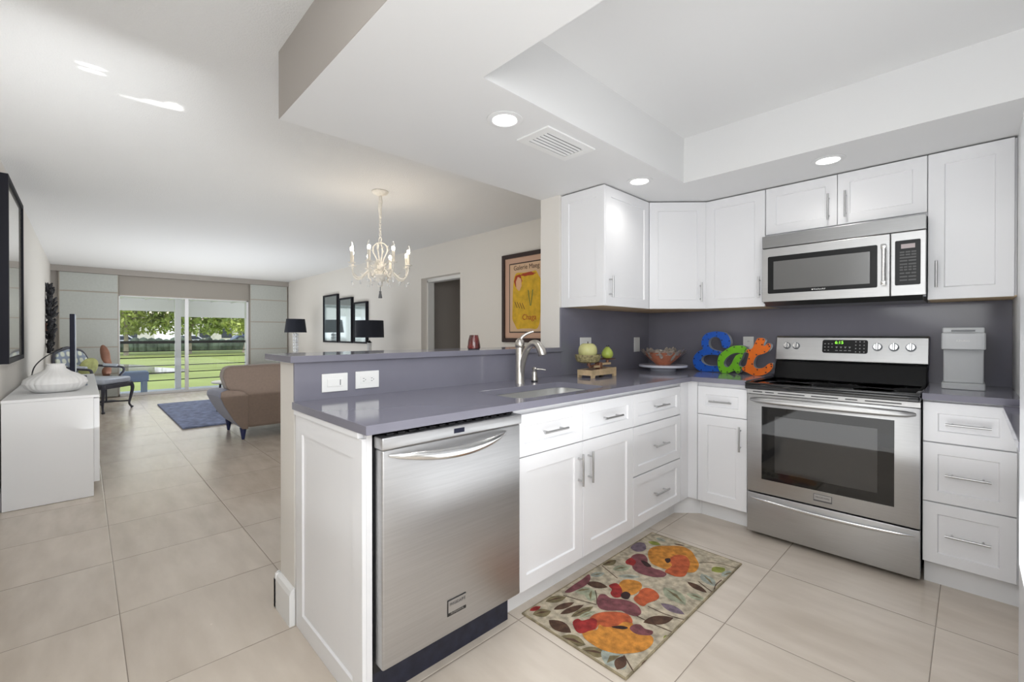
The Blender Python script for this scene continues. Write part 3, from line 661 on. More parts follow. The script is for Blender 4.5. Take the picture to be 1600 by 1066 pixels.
bd = MB().m('steel_dark').box(1.322, 1.405, -.6515, -.6495, .292, .330).m('steel').box(1.325, 1.402, -.653, -.6515, .300, .328, bevel=.0004).build('badge', parent=dr)
tm = text_mesh('FRIGIDAIRE', .0125)
MB().m('steel_dark').add(tm, frame((1.3635, -.6534, .314), (1, 0, 0), (0, 0, 1))).build('badge_lettering', parent=bd)
v = MB().m('steel_h').box(RX0 + .001, RX1 - .001, -.650, -.6005, .841, .866).build('vent_strip', parent=t)
b = MB().m('black')
for x0, x1 in ((1.02, 1.07), (1.085, 1.13), (1.15, 1.28), (1.31, 1.43), (1.46, 1.51), (1.54, 1.68)): b.box(x0, x1, -.6515, -.6495, .851, .856)
b.build('vent_slots', parent=v)
# cooktop with raised rim
ck = MB().m('black_glass').box(RX0, RX1, -.690, -.12, .869, .899, bevel=.008, seg=3)
ck.box(RX0, RX1, -.690, -.655, .8985, .908, bevel=.004).box(RX0, RX0 + .02, -.655, -.13, .8985, .908, bevel=.004).box(RX1 - .02, RX1, -.655, -.13, .8985, .908, bevel=.004)
ck = ck.build('cooktop', parent=t, smooth=True)
for cx, cy, r in ((1.18, -.52, .105), (1.56, -.52, .085), (1.18, -.27, .075), (1.56, -.27, .105), (1.37, -.24, .05)):
    b = MB().m('steel_dark'); pr = [(r, .8992), (r + .0025, .8995), (r + .005, .8992)]
    b.lathe(pr, (cx, cy, 0), 48); b.build('burner_ring', parent=ck)
for cx in (1.15, 1.19, 1.27, 1.31, 1.57, 1.61): MB().m('key').cyl((cx, -.63, .8989), (cx, -.63, .8996), .003, seg=8).build('cooktop_mark', parent=ck)
# backguard: sloping black lower part, stainless control panel
bg = MB().m('panel_black').prism([(-.15, .899), (-.105, 1.012), (-.015, 1.012), (-.015, .899)], lambda y, z: (RX0 + .004, y, z), lambda y, z: (RX1 - .004, y, z)).build('rear_riser', parent=t, bev=.006)
pp = [(-.092, 1.014), (-.098, 1.022), (-.068, 1.166), (-.058, 1.178), (-.016, 1.178), (-.016, 1.014)]
cp = MB().m('steel_h').prism(pp, lambda y, z: (RX0 - .001, y, z), lambda y, z: (RX1 + .001, y, z)).build('control_panel', parent=t, bev=.004)
sl = Vector((0, .030, .144)).normalized()                     # up direction on the sloping panel
def onp(x, z, off=0):
    y = -.098 + (z - 1.022) / .144 * .030
    nn = Vector((0, -sl.z, sl.y)); return Vector((x, y, z)) + nn * off
nn = Vector((0, -sl.z, sl.y))
me = shape_mesh([rounded(-.1145, .1145, -.042, .042, .012)], .002)
b = MB().m('panel_black').add(me, frame(onp(1.3645, 1.112, .0012), (1, 0, 0), sl)); kp = b.build('touch_panel', parent=cp)
tm = text_mesh('6:15', .026, .0002)
MB().m('display').add(tm, frame(onp(1.337, 1.136, .0026), (1, 0, 0), sl)).build('clock_digits', parent=kp)
b = MB().m('key')
def key(b, x, z, w, h):
    Mx = frame(onp(x, z, .0024), (1, 0, 0), sl)
    b.poly([Mx @ Vector(q) for q in ((-w, -h, 0), (w, -h, 0), (w, h, 0), (-w, h, 0))])
for i in range(3):
    for j in range(3):
        if (i, j) != (2, 2): key(b, 1.264 + i * .0185, 1.128 - j * .0205, .0035, .0025)
for i in range(4):
    x = 1.325 + i * .022; Mx = frame(onp(x, 1.106, .0024), (1, 0, 0), sl)
    b.poly([Mx @ Vector(q) for q in ((-.006, .005, 0), (0, -.006, 0), (.006, .005, 0))]); key(b, x, 1.087, .007, .002)
for i in range(3):
    for j in range(4): key(b, 1.421 + i * .020, 1.142 - j * .0205, .003, .003)
b.build('key_marks', parent=kp)
for x in (1.052, 1.105, 1.524, 1.599, 1.673):
    r = .021 if x > 1.2 else .019
    c0 = onp(x, 1.112, .0005)
    b = MB().m('steel_dark').tube([c0, c0 + nn * .003], r + .003, 24)
    b.m('steel_bright').tube([c0 + nn * .003, c0 + nn * .020], [r, r * .86], 24)
    kb = b.build('knob', parent=cp, smooth=True)
    c1 = c0 + nn * .022
    Mx = frame(c1, (1, 0, 0), sl)
    g = MB().m('steel_dark'); g.prism([(-.006, -r), (.006, -r), (.006, r), (-.006, r)], lambda a, z: Mx @ Vector((a, z, -.004)), lambda a, z: Mx @ Vector((a, z, .004)))
    g.m('steel_bright').prism([(-.003, -r * .95), (.003, -r * .95), (.003, r * .95), (-.003, r * .95)], lambda a, z: Mx @ Vector((a, z, .003)), lambda a, z: Mx @ Vector((a, z, .0075)))
    g.build('grip', parent=kb)
    m_ = MB().m('key'); Mz = frame(onp(x, 1.072, .0008), (1, 0, 0), sl); m_.poly([Mz @ Vector(q) for q in ((-.006, -.001, 0), (.006, -.001, 0), (.006, .001, 0), (-.006, .001, 0))]); m_.build('knob_mark', parent=cp)

# ---- microwave
t = thing('microwave', 'stainless steel over-the-range microwave with a black framed window', 'microwave', (1.37, -.2, 1.37))
MX0, MX1 = .9925, 1.7515
MB().m('steel_dark').box(MX0 + .002, MX1 - .002, -.372, -.0130, 1.385, 1.8).build('body', parent=t)
MB().m('steel_mid').box(MX0, MX1, -.400, -.3725, 1.728, 1.803, bevel=.002).build('vent_grille', parent=t)
dr = MB().m('steel_h').box(MX0, 1.611, -.400, -.3725, 1.392, 1.724, bevel=.003).build('door', parent=t)
me = shape_mesh([rounded(1.026, 1.559, 1.442, 1.672, .008)], .002)
g = MB().m('panel_black').add(me, frame((0, -.4011, 0), (1, 0, 0), (0, 0, 1))).build('window_frame', parent=dr)
MB().m('mw_mesh').box(1.058, 1.527, -.4029, -.4022, 1.466, 1.640).build('window_mesh', parent=g)
tm = text_mesh('KitchenAid', .0125, .0002)
b = MB().m('white_plastic').add(tm, frame((1.297, -.4028, 1.4535), (1, 0, 0), (0, 0, 1)))
b.cyl((1.262, -.4022, 1.4535), (1.262, -.403, 1.4535), .004, seg=10); b.build('logo_print', parent=g)
b = MB().m('steel_bright').tube([(1.588, -.436, 1.452), (1.588, -.436, 1.664)], .0095, 16)
for z in (1.462, 1.654): b.box(1.577, 1.599, -.446, -.4, z - .013, z + .013, bevel=.003)
b.build('handle', parent=dr, smooth=True)
cp = MB().m('steel_h').box(1.6135, MX1, -.400, -.3725, 1.392, 1.724, bevel=.003).build('control_panel', parent=t)
me = shape_mesh([rounded(1.631, 1.731, 1.446, 1.680, .006)], .002)
kp = MB().m('panel_black').add(me, frame((0, -.4011, 0), (1, 0, 0), (0, 0, 1))).build('touch_panel', parent=cp)
MB().m('display_dark').box(1.655, 1.710, -.4026, -.4022, 1.637, 1.660).build('display', parent=kp)
b = MB().m('key_dim')
for j, (z, nk) in enumerate(((1.618, 3), (1.604, 3), (1.589, 1), (1.573, 2), (1.555, 2), (1.540, 4), (1.526, 4), (1.508, 3), (1.490, 2), (1.472, 2))):
    wk = .068 / nk
    for i in range(nk): b.box(1.648 + i * wk + .002, 1.648 + (i + 1) * wk - .002, -.4026, -.4022, z - .004, z + .004)
b.build('key_marks', parent=kp)
MB().m('steel_mid').prism([(-.395, 1.3915), (-.360, 1.366), (-.02, 1.366), (-.02, 1.3915)], lambda y, z: (MX0 + .012, y, z), lambda y, z: (MX1 - .012, y, z)).build('base_plate', parent=t)

# ---- refrigerator edge
t = thing('refrigerator', 'pale edge of a tall refrigerator at the right border', 'refrigerator', (2.4, -2.0, 0))
MB().m('fridge').box(2.045, 2.75, -2.48, -1.60, .02, 1.765, bevel=.006).build('body', parent=t)
for y0, y1, hy in ((-2.035, -1.60, -1.99), (-2.48, -2.045, -2.09)):
    d = MB().m('fridge').box(2.006, 2.0435, y0, y1, .03, 1.775, bevel=.01, seg=3).build('door', parent=t, smooth=True)
for x in (2.10, 2.70):
    for y in (-2.42, -1.66): MB().m('black').cyl((x, y, 0), (x, y, .0205), .02).build('foot', parent=t)

# ---- sink, faucet, soap pump
b = MB().m('sink')
zr, zb_ = CB - .001, CB - .21
lo = rounded(SX0 - .004, SX1 + .004, SY0 - .004, SY1 + .004, .062); li = rounded(SX0 + .012, SX1 - .012, SY0 + .012, SY1 - .012, .055); lf = rounded(SX0 - .012, SX1 + .012, SY0 - .012, SY1 + .012, .066)
def ring(lp, z): return [b.bm.verts.new((p[0], p[1], z)) for p in lp]
r0, r1, r2, r3 = ring(lf, zr), ring(lo, zr), ring(lo, zb_ + .03), ring(li, zb_)
r4, r5 = ring(lf, zb_ - .004), ring(li, zb_ - .004)
n_ = len(lo)
for a, c in ((r0, r1), (r1, r2), (r2, r3)):
    for i in range(n_): b.bm.faces.new((a[i], a[(i + 1) % n_], c[(i + 1) % n_], c[i]))
b.bm.faces.new(r3)
snk = thing('sink', 'undermount stainless steel sink set into the grey counter', 'sink', ((SX0 + SX1) / 2, (SY0 + SY1) / 2, zb_))
for v_ in r4 + r5: b.bm.verts.remove(v_)
b.build('basin', parent=snk, smooth=True)
MB().m('steel_dark').lathe([(0, zb_ + .002), (.028, zb_ + .002), (.042, zb_ + .005), (.045, zb_ + .001)], (.42, -1.83, 0), 28).build('drain', parent=snk, smooth=True)

fx, fy = .150, -1.722
t = thing('faucet', 'brushed nickel pull-out faucet arching over the sink', 'faucet', (fx, fy, CT))
MB().m('nickel').lathe([(.027, CT), (.027, CT + .004), (.0245, CT + .008), (.0235, CT + .19), (.022, CT + .20)], (fx, fy, 0), 28).build('body', parent=t, smooth=True)
h = MB().m('nickel').lathe([(.0235, CT + .2005), (.0265, CT + .206), (.027, CT + .222), (.022, CT + .240), (.010, CT + .252), (0, CT + .254)], (fx, fy, 0), 28)
h.tube([(fx + .002, fy + .004, CT + .244), (fx + .010, fy + .012, CT + .262), (fx + .022, fy + .028, CT + .276), (fx + .040, fy + .048, CT + .287), (fx + .052, fy + .058, CT + .290)], [.011, .009, .0075, .0065, .005], 12)
h.build('lever', parent=t, smooth=True)
ex, ey = .335, -1.70
P0 = Vector((fx + .010, fy, CT + .075))
path = [(0, .040, .0165), (.008, .090, .0175), (.022, .140, .0175), (.042, .185, .0175), (.066, .213, .018), (.090, .226, .0185), (.112, .222, .020), (.129, .206, .0225), (.141, .187, .0235), (.148, .168, .0235), (.150, .161, .022)]
pts = [(fx + .008 + a, fy + a * .11, CT + z) for a, z, r in path]
sp_ = MB().m('nickel').tube(cr(pts, 4, False), [path[min(int(i / 4), 10)][2] * (1 - (i % 4) / 4) + path[min(int(i / 4) + 1, 10)][2] * ((i % 4) / 4) for i in range(41)], 16)
sp_ = sp_.build('spout', parent=t, smooth=True)
t = thing('soap_dispenser', 'small brushed nickel soap pump on the counter right of the faucet', 'soap dispenser', (.148, -1.600, CT))
c = (.148, -1.600, CT)
MB().m('black').lathe([(.019, 0), (.019, .006), (.014, .008)], c, 20).build('collar', parent=t, smooth=True)
MB().m('nickel').lathe([(.0195, .0065), (.020, .018), (.0155, .030), (.017, .050), (.012, .060), (.0135, .064), (.0145, .076), (.008, .083), (0, .084)], c, 24).build('bottle_top', parent=t, smooth=True)
MB().m('nickel').tube([(.150, -1.597, CT + .072), (.180, -1.575, CT + .072), (.200, -1.560, CT + .068)], [.005, .004, .0035], 10).build('nozzle', parent=t, smooth=True)

# ---- outlets and switches
def plate_x(y0, y1, z0, z1, kind, label, cat):
    t = thing('wall_switch' if kind == 'switch' else 'wall_outlet', label, cat, (0, (y0 + y1) / 2, z0))
    pl = MB().m('white_plastic').box(.0003, .0065, y0, y1, z0, z1, bevel=.002).build('cover_plate', parent=t)
    yc, zc = (y0 + y1) / 2, (z0 + z1) / 2
    horiz = (y1 - y0) > (z1 - z0)
    if kind == 'switch':
        MB().m('white_plastic').box(.0065, .009, y0 + .022, y1 - .022, zc - .017, zc + .017, bevel=.001).build('rocker', parent=t)
        MB().m('slot').box(.009, .0096, y1 - .036, y1 - .033, zc - .012, zc + .012).build('dimmer_slot', parent=t)
    elif kind == 'outlet':
        for s in (-1, 1):
            r_ = MB().m('white_plastic').box(.0065, .008, yc + s * .0195 - .015, yc + s * .0195 + .015, zc - .016, zc + .016, bevel=.001).build('socket', parent=t) if horiz else MB().m('white_plastic').box(.0065, .008, yc - .016, yc + .016, zc + s * .0195 - .015, zc + s * .0195 + .015, bevel=.001).build('socket', parent=t)
            b = MB().m('slot')
            if horiz:
                b.box(.0081, .0085, yc + s * .0195 - .004, yc + s * .0195 + .004, zc + .005, zc + .007).box(.0081, .0085, yc + s * .0195 - .004, yc + s * .0195 + .004, zc - .007, zc - .005).box(.0081, .0085, yc + s * .0195 + .007, yc + s * .0195 + .010, zc - .002, zc + .002)
            else:
                b.box(.0081, .0085, yc + .005, yc + .007, zc + s * .0195 - .004, zc + s * .0195 + .004).box(.0081, .0085, yc - .007, yc - .005, zc + s * .0195 - .004, zc + s * .0195 + .004)
            b.build('slots', parent=r_)
    return t
plate_x(-2.760, -2.648, .942, 1.020, 'switch', 'white dimmer switch plate, left of the two plates on the sink backsplash', 'switch')
plate_x(-2.612, -2.500, .945, 1.022, 'outlet', 'white double outlet plate, right of the two plates on the sink backsplash', 'outlet')
plate_x(-.976, -.846, 1.050, 1.166, 'switch', 'white switch plate half hidden behind the cream apple', 'switch')
plate_x(-.256, -.172, 1.046, 1.164, 'blank', 'narrow white wall plate near the backsplash corner', 'switch')
t = thing('wall_outlet', 'white outlet plate behind the orange letter t', 'outlet', (.79, -.0125, 1.06))
MB().m('white_plastic').box(.754, .826, -.0185, -.0122, 1.055, 1.172, bevel=.002).build('cover_plate', parent=t)
for z in (1.093, 1.134): MB().m('slot').box(.785, .787, -.0190, -.0186, z, z + .008).box(.793, .795, -.0190, -.0186, z, z + .008).build('slots', parent=t)

# ---- floor rug with poppies
def rug():
    t = thing('kitchen_rug', 'beige kitchen mat with orange and red poppies and leaves', 'rug', (.842, -1.598, 0))
    b = MB().m('rug_base').box(.592, 1.092, -2.149, -1.047, .0005, .0065, bevel=.002)
    z0 = .0066; k = 0
    def flat(pts, key, z):
        b.m('rug_' + key); A = [b.bm.verts.new((p[0], p[1], z)) for p in pts]
        try: f = b.bm.faces.new(A); f.material_index = b.cur
        except ValueError: pass
    for (x1, y1), (x2, y2), wd, key in DATA['leaves']:
        a = Vector((x1, y1)); c = Vector((x2, y2)); d = c - a; nrm = Vector((-d.y, d.x)).normalized() * max(wd * .85, .007)
        P_ = []
        for s in (1, -1):
            rng_ = range(0, 9) if s == 1 else range(8, 0, -1)
            for i in rng_:
                q = i / 8; P_.append(a + d * q + nrm * s * math.sin(PI * min(1, q * 1.02)) ** .8 * .95 if 0 < q < 1 else a + d * q)
        k += 1; flat([(min(max(p.x, .598), 1.086), min(max(p.y, -2.143), -1.053)) for p in P_], key, z0 + k * 2e-5)
        if key in ('sage', 'teal', 'olive'):
            k += 1; e = nrm * .35
            flat([tuple(a + d * .1), tuple(a + d * .5 + e), tuple(a + d * .9), tuple(a + d * .5 - e * .2)], 'brown' if key == 'olive' else 'olive', z0 + k * 2e-5)
    for s in DATA['stems']:
        pts = cr([tuple(p) for p in s], 4, False); k += 1
        L_ = []; R_ = []
        for i, p in enumerate(pts):
            q0 = Vector(pts[max(i - 1, 0)]); q1 = Vector(pts[min(i + 1, len(pts) - 1)]); d = (q1 - q0).normalized(); nn_ = Vector((-d.y, d.x)) * .0022
            L_.append(tuple(Vector(p) + nn_)); R_.append(tuple(Vector(p) - nn_))
        flat(L_ + R_[::-1], 'brown', z0 + k * 2e-5)
    for key, pts in DATA['blobs']:
        k += 1; pp_ = cr([tuple(p) for p in pts], 4); flat([(min(max(p[0], .598), 1.086), min(max(p[1], -2.143), -1.053)) for p in pp_], key, z0 + k * 2e-5)
    b.build('pile', parent=t)
    e = MB().m('rug_binding').box(.590, .597, -2.151, -1.045, 0.0003, .0078, bevel=.002).box(1.087, 1.094, -2.151, -1.045, 0.0003, .0078, bevel=.002).box(.597, 1.087, -2.151, -2.144, 0.0003, .0078, bevel=.002).box(.597, 1.087, -1.052, -1.045, 0.0003, .0078, bevel=.002)
    e.build('edge_binding', parent=t)
rug()
# ---- fruit scale on the counter
sx, sy = .225, -1.085
t = thing('kitchen_scale', 'vintage cream and copper balance scale carrying two fruits', 'scale', (sx, sy, CT))
b = MB().m('scale_wood')
# base box: front board with feet cut-out, back board, ends
def board(x0, x1, ya, yb):
    pr = [(ya, CT + .0005), (ya + .030, CT + .0005), (ya + .036, CT + .016), (yb - .036, CT + .016), (yb - .030, CT + .0005), (yb, CT + .0005), (yb, CT + .058), (ya, CT + .050)]
    b.prism(pr, lambda y, z: (x0, y, z), lambda y, z: (x1, y, z))
board(sx + .045, sx + .057, sy - .135, sy + .135); board(sx - .057, sx - .045, sy - .135, sy + .135)
b.box(sx - .045, sx + .045, sy - .135, sy - .123, CT + .016, CT + .050).box(sx - .045, sx + .045, sy + .123, sy + .135, CT + .016, CT + .056)
b.build('base', parent=t, bev=.002)
b = MB().m('scale_copper').box(sx - .045, sx + .045, sy - .123, sy + .123, CT + .046, CT + .050)
b.box(sx - .010, sx + .030, sy - .014, sy + .016, CT + .050, CT + .094, bevel=.004)
b.tube([(sx + .01, sy - .10, CT + .070), (sx + .01, sy, CT + .080), (sx + .01, sy + .115, CT + .082)], .008, 8)
b.build('beam', parent=t, bev=.001)
b = MB().m('scale_wood').box(sx + .025, sx + .035, sy - .075, sy - .02, CT + .062, CT + .076).box(sx + .025, sx + .035, sy + .02, sy + .105, CT + .076, CT + .090)
b.build('front_arm', parent=t, bev=.001)
b = MB().m('scale_copper').lathe([(.010, CT + .0825), (.010, CT + .106), (.052, CT + .110), (.055, CT + .114), (.050, CT + .1125), (0, CT + .1115)], (sx + .01, sy + .100, 0), 28)
b.build('pan', parent=t, smooth=True)
b = MB().m('scale_copper').cyl((sx - .012, sy - .075, CT + .072), (sx - .012, sy - .075, CT + .092), .012)
b.build('pan_post', parent=t, smooth=True)
# bowl-shaped wicker pan
bx, by = sx - .02, sy - .075
t = thing('wicker_basket', 'shallow woven gold basket on the left arm of the balance scale', 'basket', (bx, by, CT + .0925))
b = MB().m('wicker').lathe([(.050, .0), (.070, .008), (.078, .030), (.082, .050), (.078, .053), (.072, .036), (.060, .016), (0, .010)], (bx, by, CT + .0925), 40, rfun=lambda a, z: 1 + .03 * math.sin(a * 17 + z * 300))
b.build('bowl', parent=t, smooth=True)
def apple(c, r, key):
    b = MB().m(key); pr = []
    for i in range(17):
        a = -PI / 2 + PI * i / 16; rr = r * math.cos(a) ** .75 if abs(math.cos(a)) > 1e-6 else 0
        z = r * .95 * math.sin(a); pr.append((max(rr, 0) * (1 + .06 * math.sin(a)), z - (.20 * r * math.exp(-(rr / r) ** 2 * 14) if a > 0 else -.1 * r * math.exp(-(rr / r) ** 2 * 14))))
    b.lathe(pr, c, 36, rfun=lambda a, z: 1 + .012 * math.cos(5 * a)); return b
t = thing('apple', 'large cream yellow decorative apple in the basket on the scale', 'apple', (bx, by, CT + .104))
ac = (bx, by, CT + .104 + .060)
apple(ac, .060, 'apple').build('fruit', parent=t, smooth=True)
MB().m('stem').tube([(bx, by, ac[2] + .044), (bx + .003, by - .003, ac[2] + .064)], [.0025, .003], 8).build('stem', parent=t)
px_, py_ = sx + .01, sy + .100
t = thing('pear', 'green decorative pear with a dark stem on the right pan of the scale', 'pear', (px_, py_, CT + .1142))
MB().m('pear').lathe([(0, .001), (.016, .0), (.031, .008), (.0385, .024), (.037, .040), (.029, .056), (.019, .068), (.012, .076), (0, .079)], (px_, py_, CT + .1142), 32).build('fruit', parent=t, smooth=True)
b = MB().m('stem').tube([(px_, py_, CT + .192), (px_ - .003, py_ - .006, CT + .202)], [.002, .0025], 8)
b.poly([(px_, py_, CT + .196), (px_ + .004, py_ + .012, CT + .204), (px_, py_ + .026, CT + .198), (px_ - .004, py_ + .012, CT + .194)])
b.build('stem', parent=t)

# ---- turntable and bowl in the corner
tx, ty = .285, -.315
t = thing('turntable', 'round white marble turntable stand under the orange bowl', 'turntable', (tx, ty, CT))
MB().m('marble').lathe([(.092, CT + .0003), (.094, CT + .004), (.094, CT + .026), (0, CT + .026)], (tx, ty, 0), 48).build('base', parent=t, smooth=True)
MB().m('marble').lathe([(0, CT + .0265), (.172, CT + .0265), (.178, CT + .031), (.178, CT + .041), (.174, CT + .045), (0, CT + .045)], (tx, ty, 0), 64).build('top', parent=t, smooth=True)
t = thing('decorative_bowl', 'orange terracotta bowl with a ruffled silver leaf rim on the turntable', 'bowl', (tx, ty, CT + .0455))
z0 = CT + .0455
MB().m('terracotta').lathe([(.052, z0), (.055, z0 + .003), (.085, z0 + .030), (.120, z0 + .062), (.150, z0 + .092), (.146, z0 + .093), (.112, z0 + .062), (.07, z0 + .030), (0, z0 + .018)], (tx, ty, 0), 48).build('body', parent=t, smooth=True)
b = MB().m('silver_leaf'); rnd = random.Random(5)
def leaf(b, p, out, up, L, W, curl=.3):
    """small curled solid leaf"""
    out = Vector(out).normalized(); up = Vector(up).normalized(); s = out.cross(up).normalized()
    rows = []
    for i in range(6):
        q = i / 5; w = W * math.sin(PI * (.12 + .86 * q)) ** .8; c = Vector(p) + out * L * q + up * (curl * L * q * q)
        rows.append([b.bm.verts.new(c - s * w + up * w * .25), b.bm.verts.new(c), b.bm.verts.new(c + s * w + up * w * .25)])
    fs = []
    for a, c in zip(rows, rows[1:]):
        for k in range(2): fs.append(b.bm.faces.new((a[k], a[k + 1], c[k + 1], c[k])))
    b._tag(fs)
for i in range(46):
    a = 2 * PI * i / 46 + rnd.uniform(-.05, .05); r = rnd.uniform(.120, .140)
    d = Vector((math.cos(a), math.sin(a), 0))
    leaf(b, (tx + r * d.x, ty + r * d.y, z0 + .072), d * rnd.uniform(.1, 1.1) + Vector((0, 0, .9)), Vector((0, 0, 1)) - d * .3, rnd.uniform(.036, .056), rnd.uniform(.016, .024), rnd.uniform(-.3, .3))
b.build('leaf_rim', parent=t, smooth=True)
b = MB().m('silver_leaf')
for i in range(9):
    a = 2 * PI * i / 9 + .2; d = Vector((math.cos(a), math.sin(a), 0))
    leaf(b, (tx + .142 * d.x, ty + .142 * d.y, z0 + .080), -d * .9 + Vector((0, 0, -1)), d, rnd.uniform(.04, .07), .013, .0)
b.build('leaf_vine', parent=t, smooth=True)

# ---- the three letters
def letter(name, loops, key, y, label, dots):
    zmin = min(p[1] for p in loops[0]); dz = CT + .0006 - zmin + .002
    L_ = [[(p[0], p[1] + dz) for p in cr([tuple(q) for q in lp], 4)] for lp in loops]
    zm = min(p[1] for p in L_[0]); L_ = [[(a, z - zm + CT + .0006) for a, z in lp] for lp in L_]
    th = .042
    xm = sum(p[0] for p in L_[0]) / len(L_[0])
    t = thing(name, label, 'letter', (xm, y + th / 2, CT))
    me = shape_mesh(L_, th)
    # front face painted, sides pale metal
    MB().m(key).add(me, frame((0, y + th / 2, 0), (1, 0, 0), (0, 0, 1)), side='eat_side').build('letter_body', parent=t)
    b = MB().m('rivet'); out = L_[0]; n = len(out); cxm = Vector((0, 0))
    area = sum(out[i][0] * out[(i + 1) % n][1] - out[(i + 1) % n][0] * out[i][1] for i in range(n)); sg = 1 if area > 0 else -1
    for k in range(dots):
        i = int(k * n / dots); p = Vector(out[i]); q = Vector(out[(i + 1) % n]); d = (q - p).normalized(); nn_ = Vector((-d.y, d.x)) * sg * .0085
        c = p + nn_; b.cyl((c.x, y - .0012, c.y), (c.x, y + .0001, c.y), .0046, seg=8)
    b.build('rivets', parent=t)
yE, yA, yT = DATA['ys']
letter('letter_e', [DATA['E']], 'eat_blue', yE, 'blue metal capital E, first letter of the word Eat', 26)
letter('letter_a', [DATA['A'], DATA['Ah']], 'eat_green', yA, 'lime green metal letter a between the blue E and orange t', 18)
letter('letter_t', [DATA['T']], 'eat_orange', yT, 'orange metal letter t leaning beside the stove', 20)

# ---- coffee maker
kx = 1.884
t = thing('coffee_maker', 'tall slim light grey pod coffee maker on the right counter', 'coffee maker', (kx, -.24, CT))
hw = .075
def rbox(b, w, y0, y1, z0, z1, bulge=.014, seg=10):
    pts = [(-w, y1), (w, y1), (w, y0 + .012)] + [(w * math.cos(PI * i / seg) * .985, y0 - bulge * math.sin(PI * i / seg) + .004) for i in range(0, seg + 1)] + [(-w, y0 + .012)]
    b.prism(pts, lambda x, y: (kx + x, y, z0), lambda x, y: (kx + x, y, z1)); return b
rbox(MB().m('coffee'), hw + .002, -.355, -.12, CT + .0005, CT + .030).build('base', parent=t, bev=.003)
rbox(MB().m('coffee'), hw - .003, -.300, -.12, CT + .0305, CT + .198, .006).build('column', parent=t, bev=.003)
rbox(MB().m('coffee'), hw + .003, -.350, -.12, CT + .1985, CT + .282, .012).build('brew_head', parent=t, bev=.006)
ld = rbox(MB().m('coffee'), hw, -.345, -.12, CT + .2825, CT + .308, .012).build('lid', parent=t, bev=.005)
MB().m('coffee_dark').box(kx - .042, kx + .042, -.364, -.356, CT + .289, CT + .295, bevel=.002).build('lid_handle', parent=ld)
tm = text_mesh('KEURIG', .014, .0003)
MB().m('white_plastic').add(tm, frame((kx, -.3588, CT + .242), (1, 0, 0), (0, 0, 1))).build('logo_print', parent=t)

# ---- votive on the bar
vx, vy, vz = -.090, -1.858, ZB + .0282
t = thing('candle_holder', 'dark red glass candle holder standing on the raised bar', 'candle holder', (vx, vy, vz))
MB().m('red_glass').lathe([(.030, .004), (.037, .006), (.0385, .016), (.033, .050), (.025, .084), (.0225, .084), (.030, .050), (.034, .018), (0, .012)], (vx, vy, vz), 32).build('glass_cup', parent=t, smooth=True)
MB().m('slot').lathe([(.033, 0), (.034, .004), (0, .004)], (vx, vy, vz + .0003), 32).build('foot', parent=t, smooth=True)

# ---- brackets under the bar overhang
def bracket(y, label):
    t = thing('bar_bracket', label, 'bracket', (-.2, y, .8), group='brackets under the bar overhang' if label is None else None)
    pr = [(-.1845, ZB), (-.320, ZB), (-.320, ZB - .02), (-.290, ZB - .035), (-.235, ZB - .12), (-.215, ZB - .20), (-.1845, ZB - .25)]
    MB().m('trim').prism(pr, lambda x, z: (x, y - .02, z - .0005), lambda x, z: (x, y + .02, z - .0005)).build('corbel', parent=t, bev=.003)
bracket(-2.80, 'white corbel bracket under the near end of the raised bar')

# ================================================================ LIGHT FITTINGS
can_names = []
CANS = [(.495, -2.16, 'round recessed ceiling light nearest the camera, beside the air vent'), (.500, -1.037, 'round recessed ceiling light above the left upper cabinet'), (1.375, -.604, 'round recessed ceiling light above the microwave')]
for cx, cy, lb in CANS:
    t = thing('recessed_light', lb, 'ceiling light', (cx, cy, ZS - .005))
    MB().m('soffit').lathe([(.055, ZS - .0008), (.078, ZS - .0008), (.078, ZS - .003), (.056, ZS - .006), (.052, ZS - .003), (.052, ZS - .0008)], (cx, cy, 0), 40).build('trim_ring', parent=t, smooth=True)
    MB().m('can_glow').lathe([(0, ZS - .0035), (.052, ZS - .0035), (.052, ZS - .001), (0, ZS - .001)], (cx, cy, 0), 32).build('lens', parent=t)
    add_light('can_spot', 'SPOT', (cx, cy, ZS - .02), (0, 0, 0), 3.67, (1, .97, .92), spot_size=R(150), spot_blend=.9, shadow_soft_size=.05)
# air vent
t = thing('air_vent', 'white rectangular ceiling air vent with slats', 'air vent', (.49, -1.80, ZS - .01))
VX0, VX1, VY0, VY1 = .394, .592, -1.985, -1.625
b = MB().m('trim').box(VX0, VX1, VY0, VY0 + .045, ZS - .008, ZS - .0005).box(VX0, VX1, VY1 - .045, VY1, ZS - .008, ZS - .0005).box(VX0, VX0 + .035, VY0 + .045, VY1 - .045, ZS - .008, ZS - .0005).box(VX1 - .035, VX1, VY0 + .045, VY1 - .045, ZS - .008, ZS - .0005)
b.build('grille_frame', parent=t)
MB().m('slot').box(VX0 + .036, VX1 - .036, VY0 + .046, VY1 - .046, ZS - .0014, ZS - .0005).build('duct_shade_sheet', parent=t)  # thin dark sheet paints in the shade behind the slats
for i in range(6):
    x = VX0 + .042 + i * .0225
    b = MB().m('trim'); b.prism([(0, 0), (.0015, 0), (.0095, .0055), (.008, .0055)], lambda a, z: (x + a, VY0 + .045, ZS - .0075 + z), lambda a, z: (x + a, VY1 - .045, ZS - .0075 + z)); b.build('slat', parent=t)

